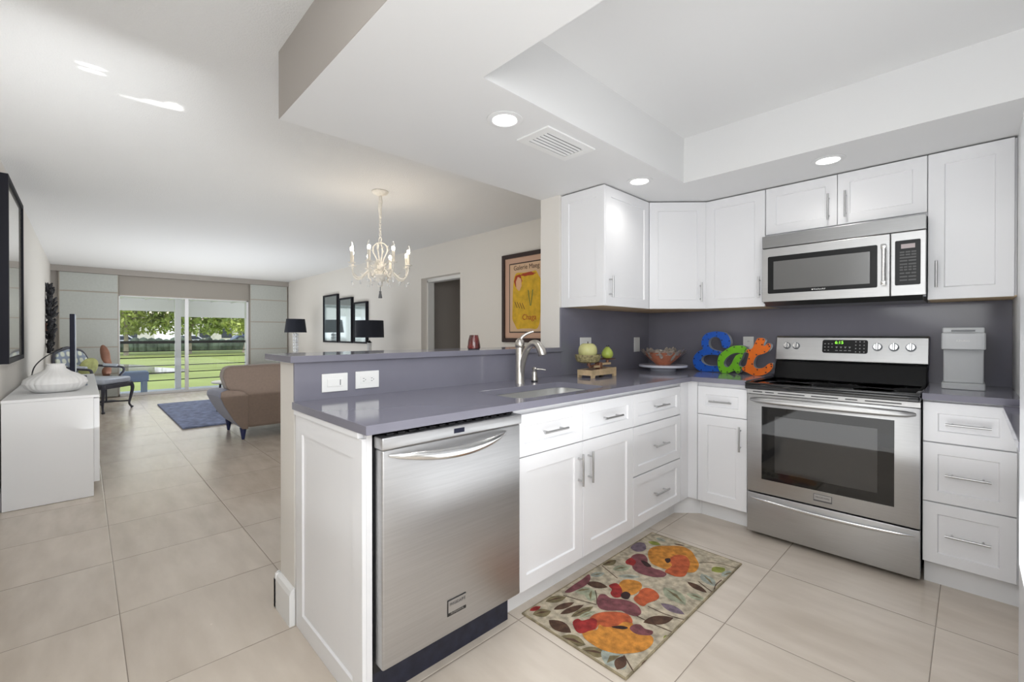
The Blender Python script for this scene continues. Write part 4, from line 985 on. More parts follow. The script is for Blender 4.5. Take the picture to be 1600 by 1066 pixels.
# ---- chandelier
cx, cy = -1.621, -1.647
t = thing('chandelier', 'distressed white eight-candle chandelier with crystal drops over the dining area', 'chandelier', (cx, cy, ZC))
MB().m('chand').lathe([(.068, ZC - .0005), (.070, ZC - .008), (.060, ZC - .022), (.030, ZC - .034), (.012, ZC - .042), (0, ZC - .044)], (cx, cy, 0), 36).build('canopy', parent=t, smooth=True)
MB().m('chand').tube([(cx, cy, ZC - .04), (cx + .008, cy, ZC - .09), (cx - .006, cy, ZC - .15), (cx + .004, cy, ZC - .23)], [.012, .017, .015, .010], 12).build('cord_sleeve', parent=t, smooth=True)
b = MB().m('chand')
def torus(b, c, r, tr, axis='y', sc=(1, 1), seg=20, mseg=8):
    vs = []
    for i in range(seg):
        a = 2 * PI * i / seg; ring_ = []
        for j in range(mseg):
            q = 2 * PI * j / mseg; rr = r + tr * math.cos(q); u_, v_, w_ = rr * math.cos(a) * sc[0], rr * math.sin(a) * sc[1], tr * math.sin(q)
            p = (u_, w_, v_) if axis == 'y' else (w_, u_, v_)
            ring_.append(b.bm.verts.new((c[0] + p[0], c[1] + p[1], c[2] + p[2])))
        vs.append(ring_)
    fs = []
    for i in range(seg):
        for j in range(mseg): fs.append(b.bm.faces.new((vs[i][j], vs[(i + 1) % seg][j], vs[(i + 1) % seg][(j + 1) % mseg], vs[i][(j + 1) % mseg])))
    b._tag(fs)
z = ZC - .235; k = 0
while z > 2.035:
    torus(b, (cx, cy, z), .012, .0028, 'y' if k % 2 else 'x', (.7, 1.25)); z -= .023; k += 1
b.build('chain', parent=t, smooth=True)
b = MB().m('chand'); torus(b, (cx, cy, 2.000), .022, .004, 'y', seg=28); b.build('top_ring', parent=t, smooth=True)
# central cage: four bowed scrolls
b = MB().m('chand')
for i in range(4):
    a = PI / 4 + i * PI / 2; d = Vector((math.cos(a), math.sin(a), 0)); P = lambda r, z: (cx + d.x * r, cy + d.y * r, z)
    b.tube(cr([P(.004, 1.976), P(.030, 1.970), P(.058, 1.940), (P(.060, 1.900)), P(.042, 1.860), P(.026, 1.820), P(.022, 1.780), P(.030, 1.740)], 5, False), .0055, 8)
    for zz, rr in ((1.930, .05), (1.90, .062), (1.80, .035), (1.775, .045)):
        leaf(b, P(rr, zz), d + Vector((0, 0, .4)), Vector((0, 0, 1)), .028, .011, .5)
b.build('cage', parent=t, smooth=True)
MB().m('chand').lathe([(.012, 1.60), (.020, 1.604), (.022, 1.628), (.018, 1.640), (.030, 1.646), (.065, 1.665), (.078, 1.690), (.076, 1.700), (.050, 1.705), (.028, 1.730), (.034, 1.760), (.020, 1.790), (.012, 1.80), (0, 1.80)], (cx, cy, 0), 36).build('bowl', parent=t, smooth=True)
b = MB().m('chand'); rnd = random.Random(3)
for i in range(22):
    a = rnd.uniform(0, 2 * PI); r = rnd.uniform(.03, .085); d = Vector((math.cos(a), math.sin(a), rnd.uniform(-.1, .9)))
    leaf(b, (cx + r * math.cos(a), cy + r * math.sin(a), rnd.uniform(1.715, 1.775)), d, (0, 0, 1), .035, .014, .4)
b.build('leaf_cluster', parent=t, smooth=True)
NA = 8; RA = .247
for i in range(NA):
    a = 2 * PI * i / NA + R(42); d = Vector((math.cos(a), math.sin(a), 0)); zc = 1.772
    P = lambda r, z: (cx + d.x * r, cy + d.y * r, z)
    ar = MB().m('chand').tube(cr([P(.05, 1.705), P(.09, 1.735), P(.135, 1.70), P(.175, 1.665), P(.215, 1.668), P(.242, 1.71), P(RA, zc)], 5, False), .007, 8)
    for r_, z_ in ((.10, 1.735), (.15, 1.695), (.20, 1.672)): leaf(ar, P(r_, z_), d * .5 + Vector((0, 0, .8)), d, .03, .010, .6)
    ar = ar.build('arm', parent=t, smooth=True)
    MB().m('chand').lathe([(.006, zc - .012), (.012, zc), (.030, zc + .006), (.031, zc + .010), (.012, zc + .008), (0, zc + .008)], P(RA, 0), 20).build('drip_pan', parent=ar, smooth=True)
    MB().m('candle').tube([P(RA, zc + .008), P(RA, zc + .100)], .0125, 14).build('candle_sleeve', parent=ar, smooth=True)
    MB().m('bulb').lathe([(0, zc + .100), (.008, zc + .102), (.0125, zc + .118), (.010, zc + .134), (0, zc + .142)], P(RA, 0), 14).build('glowing_filament', parent=ar, smooth=True)
    MB().m('bulb_glass').lathe([(.0082, zc + .1005), (.0155, zc + .118), (.012, zc + .145), (.005, zc + .170), (0, zc + .180)], P(RA, 0), 14).build('flame_bulb', parent=ar, smooth=True)
    cd = MB().m('crystal')
    for r_, dz in ((.115, .03), (.175, .035), (.245, .045)):
        z_ = 1.668 - dz + (.02 if r_ < .15 else 0); cd.ell(P(r_, z_), (.009, .009, .012), 8, 6); cd.tube([P(r_, z_ + .01), P(r_, z_ + .035)], .0012, 6)
    cd.build('crystal_drops', parent=ar)
MB().m('crystal').ell((cx + .055, cy - .03, 1.618), (.018, .018, .020), 10, 8).tube([(cx + .055, cy - .03, 1.637), (cx + .055, cy - .03, 1.672)], .0012, 6).build('crystal_ball', parent=t)
MB().m('coffee_dark').lathe([(.003, 1.60), (.003, 1.562), (.011, 1.556), (.008, 1.545), (.012, 1.532), (.017, 1.500), (0, 1.498)], (cx, cy, 0), 16).build('tassel', parent=t, smooth=True)
for i in range(3):
    a = 2 * PI * i / 3
    add_light('candle_glow', 'POINT', (cx + .26 * math.cos(a), cy + .26 * math.sin(a), 1.93), (0, 0, 0), 1.6, (1, .86, .68), shadow_soft_size=.03)

# ================================================================ LIVING AND DINING
# poster on the back wall
t = thing('framed_poster', 'tall brown framed yellow exhibition poster lettered Galerie Maeg', 'poster', (-1.45, -.01, 1.1))
FX0, FX1, FZ0, FZ1 = -1.833, -1.083, 1.10, 2.085
b = MB().m('frame_brown').box(FX0, FX0 + .045, -.032, -.0008, FZ0, FZ1).box(FX1 - .045, FX1, -.032, -.0008, FZ0, FZ1).box(FX0 + .045, FX1 - .045, -.032, -.0008, FZ0, FZ0 + .045).box(FX0 + .045, FX1 - .045, -.032, -.0008, FZ1 - .045, FZ1)
b.build('frame', parent=t, bev=.002)
MB().m('mat_pink').box(FX0 + .0455, FX1 - .0455, -.018, -.001, FZ0 + .0455, FZ1 - .0455).build('mount', parent=t)
b = MB().m('frame_brown').box(FX0 + .115, FX1 - .115, -.0195, -.0182, FZ0 + .105, FZ1 - .105); b.build('mount_border', parent=t)
pb = MB().m('poster_paper').box(FX0 + .128, FX1 - .128, -.0212, -.0197, FZ0 + .118, FZ1 - .118)
PX0, PX1, PZ0, PZ1 = FX0 + .128, FX1 - .128, FZ0 + .118, FZ1 - .118
def flatp(b, key, pts, y): b.m(key); b.poly([(p[0], y, p[1]) for p in pts])
bl = lambda x, z, rx, rz, n=14, w=.12, s=1: [(x + rx * math.cos(2 * PI * i / n) * (1 + w * math.sin(i * 2.3 + s)), z + rz * math.sin(2 * PI * i / n) * (1 + w * math.cos(i * 1.7 + s))) for i in range(n)]
sq_ = [((PX0 + PX1) / 2 + .01 + .215 * (abs(math.cos(a)) ** .45) * (1 if math.cos(a) > 0 else -1) + .008 * math.sin(5 * a), (PZ0 + PZ1) / 2 - .035 + .315 * (abs(math.sin(a)) ** .45) * (1 if math.sin(a) > 0 else -1) + .01 * math.sin(7 * a)) for a in [2 * PI * (i + .3) / 44 for i in range(44)]]
flatp(pb, 'poster_yellow', sq_, -.0216)
flatp(pb, 'poster_red', bl(PX0 + .13, PZ1 - .19, .060, .075, 16, .10, 2), -.0219)
flatp(pb, 'poster_pale', bl(PX0 + .14, PZ1 - .22, .045, .075, 16, .08, 4), -.0222)
flatp(pb, 'poster_red', bl(PX0 + .28, PZ1 - .125, .11, .02, 16, .25, 1), -.0219)
for i in range(4):
    x = PX0 + .075 + i * .038; z = PZ0 + .30 - i * .006
    flatp(pb, 'poster_ink', [(x, z + .03), (x + .006, z + .035), (x + .045, z - .035), (x + .038, z - .038)], -.0222)
for x, s in ((PX0 + .30, 1), (PX0 + .34, -1)):
    flatp(pb, 'poster_green', [(x - .02 * s, PZ0 + .45), (x - .008 * s, PZ0 + .45), (x + .02 * s, PZ0 + .28), (x + .010 * s, PZ0 + .28)], -.0222)
pb = pb.build('print', parent=t)
MB().m('poster_ink').add(text_mesh('Galerie Maeg', .073, .0003), frame(((PX0 + PX1) / 2 + .008, -.0224, PZ1 - .045), (1, 0, 0), (0, 0, 1))).build('title_lettering', parent=pb)
MB().m('poster_red').add(text_mesh('Chaga', .085, .0003), frame((PX0 + .30, -.0224, PZ0 + .155), (1, 0, 0), (0, 0, 1))).build('signature_lettering', parent=pb)

# three black framed glazed pictures stepping down
for i, (x0, x1, z1, lb) in enumerate(((-7.085, -6.40, 1.955, 'tallest of three black framed pictures, leftmost, on the living room wall'), (-6.345, -5.775, 1.858, 'middle of three black framed pictures on the living room wall'), (-5.715, -5.200, 1.752, 'shortest of three black framed pictures, rightmost, above the wide lamp'))):
    z0 = 1.03
    t = thing('framed_picture', lb, 'picture', ((x0 + x1) / 2, -.01, z0))
    b = MB().m('frame_black').box(x0, x0 + .03, -.045, -.0008, z0, z1).box(x1 - .03, x1, -.045, -.0008, z0, z1).box(x0 + .03, x1 - .03, -.045, -.0008, z0, z0 + .03).box(x0 + .03, x1 - .03, -.045, -.0008, z1 - .03, z1)
    b.build('frame', parent=t)
    gl = MB().m('mirror').box(x0 + .0305, x1 - .0305, -.030, -.001, z0 + .0305, z1 - .0305).build('glazing', parent=t)
# large picture on the left wall
t = thing('framed_painting', 'tall black framed glazed painting on the left wall above the sideboard', 'painting', (-3.24, -3.89, .98))
x0, x1, z0, z1 = -3.80, -2.715, .982, 2.30
b = MB().m('frame_black').box(x0, x0 + .035, -3.899, -3.855, z0, z1).box(x1 - .035, x1, -3.899, -3.855, z0, z1).box(x0 + .035, x1 - .035, -3.899, -3.855, z0, z0 + .035).box(x0 + .035, x1 - .035, -3.899, -3.855, z1 - .035, z1)
b.build('frame', parent=t)
MB().m('art_left').box(x0 + .0355, x1 - .0355, -3.899, -3.868, z0 + .0355, z1 - .0355).build('glazed_canvas', parent=t)

# sideboard
t = thing('sideboard', 'long white lacquered sideboard against the left wall', 'sideboard', (-3.7, -3.65, 0))
MB().m('white_lacquer').box(-4.95, -2.56, -3.880, -3.432, 0.002, .725, bevel=.002).build('body', parent=t)
MB().m('white_lacquer').box(-4.955, -2.555, -3.882, -3.400, .7255, .745, bevel=.002).build('top', parent=t)
for i in range(4):
    x = -2.585 - i * .592
    MB().m('white_lacquer').box(x - .588, x, -3.4318, -3.400, .10, .718, bevel=.002).build('door', parent=t)
# ribbed vase
vx, vy, vz = -3.03, -3.64, .7455
t = thing('ribbed_vase', 'squat white ribbed ceramic vase on the sideboard', 'vase', (vx, vy, vz))
MB().m('ceramic').lathe([(.095, 0), (.12, .004), (.160, .035), (.176, .068), (.168, .098), (.13, .130), (.085, .152), (.058, .175), (.050, .205), (.056, .215), (.050, .215), (.042, .19), (0, .17)], (vx, vy, vz), 120, rfun=lambda a, z: 1 + .035 * abs(math.sin(a * 14 + z * 1.5)) * min(1, max(0, (.24 - z) / .08))).build('body', parent=t, smooth=True)
# television
t = thing('television', 'flat black television seen edge-on at the far end of the sideboard', 'television', (-4.5, -3.6, .745))
MB().m('tv').box(-4.93, -4.10, -3.580, -3.545, .80, 1.385, bevel=.003).build('screen', parent=t)
MB().m('tv_glare_remote').box(-4.93, -4.10, -3.5445, -3.5405, .80, 1.385).build('screen_glare', parent=t)  # pale slab over the screen side, its reflection put into the colour
MB().m('tv').box(-4.60, -4.42, -3.66, -3.46, .7456, .755, bevel=.002).box(-4.54, -4.48, -3.572, -3.552, .755, .7995).build('stand', parent=t)
# cable behind the television
o = MB().m('black').tube(cr([(-4.55, -3.64, 1.05), (-4.2, -3.74, .98), (-3.95, -3.80, .90), (-3.9, -3.82, .80), (-3.9, -3.83, .7495)], 5, False), .005, 8).build('cable', smooth=True)
tag(o, 'thin black cable curving from the television to the sideboard', 'cable')
# small box on the sideboard
o = MB().m('tv_glare_remote').box(-3.60, -3.42, -3.52, -3.46, .7456, .756, bevel=.002).build('remote_control'); tag(o, 'slim grey remote lying on the sideboard behind the vase', 'remote control')

# black driftwood wall sculpture
t = thing('wall_sculpture', 'tall black jagged metal sculpture on the far left wall', 'sculpture', (-7.9, -3.86, .95))
b = MB().m('stone_black'); rnd = random.Random(11)
for i in range(150):
    q = rnd.random(); z = .93 + q * .98; w = .075 * math.sin(PI * min(1, .12 + q * .8)) + .015; x = -7.9 + rnd.uniform(-1, 1) * w * 1.8; y = -3.880 + rnd.uniform(0, 1) * w * .9
    d = Vector((rnd.uniform(-.5, .5), rnd.uniform(-.4, .5), rnd.uniform(.4, 1))).normalized(); L_ = rnd.uniform(.05, .11)
    c_ = Vector((x, y, z)); b.tube([c_, c_ + d * L_ * .5, c_ + d * L_], [rnd.uniform(.010, .018), rnd.uniform(.014, .026), rnd.uniform(.004, .012)], 6)
b.tube(cr([(-7.92, -3.865, .90), (-7.88, -3.85, 1.2), (-7.93, -3.86, 1.6), (-7.9, -3.865, 1.92)], 5, False), .026, 8)
b.build('shards', parent=t)
b = MB().m('torso_wood').box(-7.96, -7.86, -3.899, -3.865, 1.20, 1.36, bevel=.006); b.build('wood_mount', parent=t)

# sliding panel curtains
def curtain(y0, y1, label, seams, x=-9.30, z1=2.305):
    t = thing('panel_curtain', label, 'curtain', (x, (y0 + y1) / 2, .02))
    MB().m('curtain').box(x - .004, x + .004, y0 + .012, y1 - .012, .02, z1).build('fabric', parent=t)
    MB().m('curtain_edge').box(x - .006, x + .006, y0, y0 + .0115, .02, z1).box(x - .006, x + .006, y1 - .0115, y1, .02, z1).build('side_edges', parent=t)
    for s in seams: MB().m('curtain_edge').box(x + .0042, x + .009, y0 + .013, y1 - .013, s - .010, s + .010).build('batten', parent=t)
curtain(-3.80, -3.005, 'tall grey green fabric panel curtain left of the glass door', (.45, .95, 1.47, 1.97))
curtain(-.805, -.02, 'tall grey green fabric panel curtain right of the glass door', (.45, .86, 1.47, 1.97))
t = thing('roller_blind', 'beige roller blind drawn down across the top of the glass door', 'blind', (-9.33, -1.9, 1.94))
MB().m('blind').box(-9.345, -9.338, -3.0, -.81, 1.955, 2.305).build('fabric', parent=t)
MB().m('curtain_edge').box(-9.350, -9.333, -3.0, -.81, 1.935, 1.9545).build('bottom_bar', parent=t)

# armchair
def armchair():
    t = thing('armchair', 'carved wood armchair with pale seat and plaid back near the glass door', 'armchair', (-7.45, -3.33, 0), R(-36), local=True)
    # local frame: faces +Y, width along X
    W, D = .29, .27
    def cab(x, y, sx_, sy_): return cr([(x, y, .42), (x + sx_ * .018, y + sy_ * .02, .34), (x + sx_ * .004, y + sy_ * .004, .20), (x - sx_ * .012, y - sy_ * .010, .08), (x + sx_ * .016, y + sy_ * .018, .012)], 5, False)
    n = 21
    for sx_ in (-1, 1):
        for sy_ in (-1, 1):
            rad = [.030 - .016 * min(1, i / 15) + (.008 if i > 18 else 0) for i in range(n)]
            MB().m('chair_wood').tube(cab(sx_ * W, sy_ * D, sx_, sy_), rad, 10).build('leg', parent=t, smooth=True)
    b = MB().m('chair_wood').box(-W, W, D - .015, D + .02, .36, .425, bevel=.01).box(-W, W, -D - .02, -D + .015, .36, .425, bevel=.01).box(-W - .02, -W + .015, -D, D, .36, .425, bevel=.01).box(W - .015, W + .02, -D, D, .36, .425, bevel=.01)
    b.build('seat_frame', parent=t)
    MB().m('chair_seat').box(-W - .005, W + .005, -D, D + .015, .4255, .52, bevel=.035, seg=4).build('seat', parent=t, smooth=True)
    for sx_ in (-1, 1):
        b = MB().m('chair_wood').tube(cr([(sx_ * (W + .005), .12, .43), (sx_ * (W + .03), .10, .52), (sx_ * (W + .04), .15, .60), (sx_ * (W + .035), .13, .655), (sx_ * (W + .02), 0, .67), (sx_ * W, -.18, .69), (sx_ * (W - .02), -.25, .70)], 5, False), .018, 10)
        ar = b.build('arm', parent=t, smooth=True)
        MB().m('chair_seat').tube([(sx_ * (W + .02), .07, .690), (sx_ * (W + .005), -.12, .702)], .022, 10).build('arm_pad', parent=ar, smooth=True)
    op = [(-W + .02, .47), (-W - .01, .62), (-W - .015, .80), (-W + .05, .92), (-.10, .965), (0, .985), (.10, .965), (W - .05, .92), (W + .015, .80), (W + .01, .62), (W - .02, .47)]
    lean = lambda a, z, o=0: (a, -D - .02 - (z - .45) * .22 + o, z)
    b = MB().m('chair_wood').tube(cr([lean(a, z) for a, z in op], 4, False), .020, 8); b.tube([lean(*op[0]), lean(*op[-1])], .02, 8); b.build('back_frame', parent=t, smooth=True)
    pp = cr([(a * .93, .48 + (z - .48) * .96) for a, z in op], 3, False)
    MB().m('plaid').prism(pp, lambda a, z: lean(a, z, .030), lambda a, z: lean(a, z, -.018)).build('back_cushion', parent=t, bev=.01)
    # H stretcher
    MB().m('chair_wood').tube([(-W, -D, .12), (0, 0, .14), (W, D, .12)], .012, 8).tube([(W, -D, .12), (0, 0, .14), (-W, D, .12)], .012, 8).build('stretcher', parent=t, smooth=True)
armchair()
t = thing('throw_pillow', 'green patterned throw pillow leaning on the armchair back', 'pillow', (-7.60, -3.43, .525), R(-36), local=True)
b = MB().m('pillow').ell((0, 0, 0), (.17, .055, .15), 24, 14, Mx=Matrix.Rotation(R(-14), 4, 'X'))
for v in b.bm.verts:
    v.co.x *= 1 + .12 * min(1, abs(v.co.z) / .17); v.co.z += .150
b.build('cushion', parent=t, smooth=True)

# carved torso on a stand
t = thing('torso_sculpture', 'carved reddish wooden torso sculpture standing by the curtain', 'sculpture', (-8.62, -3.2, 0))
MB().m('chair_wood').cyl((-8.62, -3.2, 0), (-8.62, -3.2, .02), .13, seg=28).cyl((-8.62, -3.2, .02), (-8.62, -3.2, .44), .012).cyl((-8.62, -3.2, .44), (-8.62, -3.2, .46), .08, seg=24).build('stand', parent=t, smooth=True)
MB().m('torso_wood').tube(cr([(-8.62, -3.20, .461), (-8.62, -3.19, .56), (-8.62, -3.165, .66), (-8.62, -3.20, .76), (-8.62, -3.215, .86), (-8.62, -3.235, .95), (-8.62, -3.25, 1.0)], 5, False), [0.04, 0.044, 0.0496, 0.0544, 0.0576, 0.056, 0.0512, 0.0448, 0.04, 0.0368, 0.0368, 0.0384, 0.0416, 0.0464, 0.0496, 0.0528, 0.0544, 0.056, 0.056, 0.056, 0.056, 0.0544, 0.0512, 0.048, 0.0448, 0.04, 0.0352, 0.0288, 0.024, 0.016, 0.008], 14, flat=1.15).build('torso', parent=t, smooth=True)

# blue shag rug
t = tag(MB().m('rug_blue').box(-7.55, -4.915, -2.60, -.9, .0005, .024, bevel=.01).build('area_rug'), 'blue grey shag rug on the living room floor', 'rug')

# sofa: faces the glass door, its back to the kitchen
t = thing('sofa', 'brown grey two seat sofa seen from behind with dark blue tapered legs', 'sofa', (-4.15, -1.5, 0))
bx0, bx1 = -4.62, -3.72
SYc = -1.5325
# back: rounded slab leaning, wider at the top
def back_pt(o):
    return None
prof = []
top = .838
for s in (-1, 1):
    pass
bh = [(-2.12, .135), (-2.19, .15), (-2.27, .45), (-2.36, .60), (-2.395, .72), (-2.385, .80), (-2.34, .835), (-2.0, .842)]
bp_ = bh + [(SYc, .845)] + [(2 * SYc - y, z) for y, z in reversed(bh)]
MB().m('sofa').prism(bp_, lambda y, z: (-3.74 + .02 * z, y, z), lambda y, z: (-3.90 - .16 * (1 - z), y, z)).build('backrest', parent=t, bev=.03)
for s in (-1, 1):
    yy = lambda y: y if s == -1 else 2 * SYc - y
    ap = [(-2.155, .125), (-2.215, .130), (-2.30, .24), (-2.385, .40), (-2.425, .50), (-2.42, .560), (-2.36, .580), (-2.25, .565), (-2.19, .545), (-2.155, .50)]
    b = MB().m('sofa_window_lit')
    secs = [(-3.735, 1.0, 0), (-3.95, 1.02, .0), (-4.25, 1.0, -.02), (-4.5, .96, -.045), (-4.60, .88, -.06)]
    rings = []
    for x, k_, dz in secs:
        rings.append([b.bm.verts.new((x, yy(-2.2 + (y + 2.2) * k_), .125 + (z - .125) * (1 + dz / .45))) for y, z in ap])
    fs = []
    for a_, c_ in zip(rings, rings[1:]):
        for i in range(len(ap)): fs.append(b.bm.faces.new((a_[i], a_[(i + 1) % len(ap)], c_[(i + 1) % len(ap)], c_[i])))
    fs.append(b.bm.faces.new(rings[0])); fs.append(b.bm.faces.new(rings[-1])); b._tag(fs)
    ar = b.build('arm', parent=t, bev=.02)
    ap2 = [(yy(-2.2 + (y + 2.2) * .985), z) for y, z in ap]
    MB().m('sofa').prism(ap2, lambda y, z: (-3.7335, y, z), lambda y, z: (-3.712, y, z)).build('arm_back_panel', parent=t, bev=.008)
MB().m('sofa_window_lit').box(-4.56, -3.92, -2.15, -.915, .14, .30, bevel=.02).build('seat_base', parent=t)
for y0, y1 in ((-2.145, -1.538), (-1.528, -.92)): MB().m('sofa_window_lit').box(-4.60, -3.93, y0, y1, .302, .43, bevel=.04, seg=4).build('seat_cushion', parent=t, smooth=True)
for x in (-3.80, -4.50):
    for y in (-2.19, -.875): MB().m('navy_wood').tube([(x, y, .0), (x, y, .135)], [.014, .036], 14).build('leg', parent=t, smooth=True)

# coffee table beyond the sofa
t = thing('side_table', 'small white round table mostly hidden behind the sofa', 'table', (-6.05, -1.80, 0.0245))
MB().m('white_lacquer').lathe([(0, .445), (.29, .445), (.30, .452), (.30, .462), (.29, .468), (0, .468)], (-6.05, -1.80, 0), 40).build('top', parent=t, smooth=True)
for i in range(3):
    a = 2 * PI * i / 3 + 2.9; MB().m('chair_wood').tube([(-6.05 + .20 * math.cos(a), -1.80 + .20 * math.sin(a), .445), (-6.05 + .25 * math.cos(a), -1.80 + .25 * math.sin(a), .0245)], [.016, .010], 8).build('leg', parent=t, smooth=True)

# lamps with their tables
def end_table(x, y, w, h, label):
    t = thing('end_table', label, 'table', (x, y, 0))
    MB().m('chair_wood').box(x - w / 2, x + w / 2, y - w / 2, y + w / 2, h - .03, h, bevel=.004).build('top', parent=t)
    for sx_ in (-1, 1):
        for sy_ in (-1, 1): MB().m('chair_wood').box(x + sx_ * (w / 2 - .03) - .016, x + sx_ * (w / 2 - .03) + .016, y + sy_ * (w / 2 - .03) - .016, y + sy_ * (w / 2 - .03) + .016, 0, h - .0305).build('leg', parent=t)
end_table(-7.53, -.415, .5, .62, 'dark square end table under the crystal column lamp')
end_table(-4.36, -.40, .36, .60, 'dark square end table under the wide black lamp')
lx, ly = -7.53, -.415
t = thing('table_lamp', 'far table lamp with a black tapered shade on a stacked crystal column', 'lamp', (lx, ly, .62))
MB().m('crystal').box(lx - .09, lx + .09, ly - .09, ly + .09, .6205, .650, bevel=.004).build('base', parent=t)
for sx_ in (-1, 1):
    b = MB().m('crystal')
    for i in range(9):
        z = .655 + i * .062; b.box(lx + sx_ * .055 - .024, lx + sx_ * .055 + .024, ly - .03, ly + .03, z, z + .054, bevel=.008)
    b.build('crystal_stack', parent=t)
MB().m('steel_bright').box(lx - .022, lx + .022, ly - .012, ly + .012, .650, 1.215).cyl((lx, ly, 1.215), (lx, ly, 1.40), .006).build('stem', parent=t)
b = MB().m('shade').lathe([(.205, 1.225), (.170, 1.495), (.166, 1.495), (.201, 1.225)], (lx, ly, 0), 40)
for i in range(3):
    a = 2 * PI * i / 3; b.tube([(lx, ly, 1.40), (lx + .185 * math.cos(a), ly + .185 * math.sin(a), 1.37)], .002, 6)
b.build('lamp_shade', parent=t, smooth=True)
lx, ly = -4.36, -.40
t = thing('table_lamp', 'near table lamp with a wide black drum shade on a clear stem', 'lamp', (lx, ly, .60))
MB().m('crystal').box(lx - .08, lx + .08, ly - .08, ly + .08, .6005, .625, bevel=.004).build('base', parent=t)
MB().m('crystal').tube([(lx, ly, .625), (lx, ly, 1.06)], .032, 16).m('steel_bright').tube([(lx, ly, .626), (lx, ly, 1.10)], .009, 10).lathe([(.035, 1.06), (.04, 1.066), (.015, 1.085), (.012, 1.10)], (lx, ly, 0), 20).tube([(lx, ly, 1.10), (lx, ly, 1.32)], .005, 8).build('stem', parent=t, smooth=True)
b = MB().m('shade').lathe([(.212, 1.140), (.205, 1.395), (.201, 1.395), (.208, 1.140)], (lx, ly, 0), 48)
for i in range(3):
    a = 2 * PI * i / 3; b.tube([(lx, ly, 1.32), (lx + .203 * math.cos(a), ly + .203 * math.sin(a), 1.30)], .002, 6)
b.build('lamp_shade', parent=t, smooth=True)

# ================================================================ BALCONY AND OUTSIDE
struct(MB().m('deck').box(-10.42, -9.44, -4.6, 1.2, -.14, -.012), 'trim_1', label='white balcony floor slab')
b = MB().m('patio_roof').box(-11.02, -9.51, -4.8, -1.96, 1.99, 2.05).box(-11.02, -9.51, -1.955, 1.4, 1.99, 2.05)
b.box(-11.06, -11.02, -4.8, -1.96, 1.715, 2.05).box(-11.06, -11.02, -1.955, 1.4, 1.600, 2.05)
for i in range(14): b.box(-11.02, -9.51, -4.6 + i * .42, -4.57 + i * .42, 1.965, 1.99)
struct(b, 'trim_2', label='white ribbed patio cover')
o = MB().m('white_metal').box(-10.40, -10.28, -2.03, -1.925, -.011, 1.964).build('patio_post'); tag(o, 'thick white post holding up the patio cover', 'post')
o = MB().m('white_metal').box(-10.40, -10.28, -.66, -.56, -.011, 1.964).build('patio_post'); tag(o, 'white patio post beside the right curtain', 'post')
o = MB().m('white_metal').box(-10.40, -10.28, -4.2, -4.1, -.011, 1.964).build('patio_post'); tag(o, 'white patio post beyond the left curtain', 'post')
t = thing('railing', 'dark horizontal bar railing along the balcony edge', 'railing', (-10.34, -1.9, 0))
for z, r_ in ((1.017, .030), (.822, .009), (.685, .009), (.507, .009), (.350, .009), (.186, .009)):
    MB().m('rail').box(-10.35, -10.33, -4.099, -2.031, z - r_, z + r_).box(-10.35, -10.33, -1.9245, -.661, z - r_, z + r_).build('rail_bar', parent=t)
# bench
t = thing('patio_bench', 'pale blue padded bench on the balcony', 'bench', (-9.75, -2.9, -.012))
MB().m('bench_blue').box(-10.0, -9.60, -3.45, -2.535, .245, .44, bevel=.03, seg=3).build('cushion', parent=t, smooth=True)
for x in (-9.96, -9.64):
    for y in (-3.38, -2.60): MB().m('bench_leg').box(x - .028, x + .028, y - .04, y + .04, -.0115, .2448, bevel=.005).build('leg', parent=t)

GZ = -.32
o = MB().m('grass').box(-120, -10.45, -45, 60, GZ - .2, GZ).build('lawn'); o['kind'] = 'structure'
pc = cr([(-27, -12), (-20.5, -6), (-19.5, -1.4), (-21, -.3), (-24, -1.2), (-27, -1.9), (-33, -6), (-36, -11)], 6)
o = MB().m('pond').prism(pc, lambda x, y: (x, y, GZ + .004), lambda x, y: (x, y, GZ + .02)).build('pond'); tag(o, 'small pond lying in the lawn beyond the balcony', 'pond')
b = MB().m('asphalt').box(-62, -52, -35, 50, GZ, GZ + .03); o = b.build('road'); o['kind'] = 'structure'

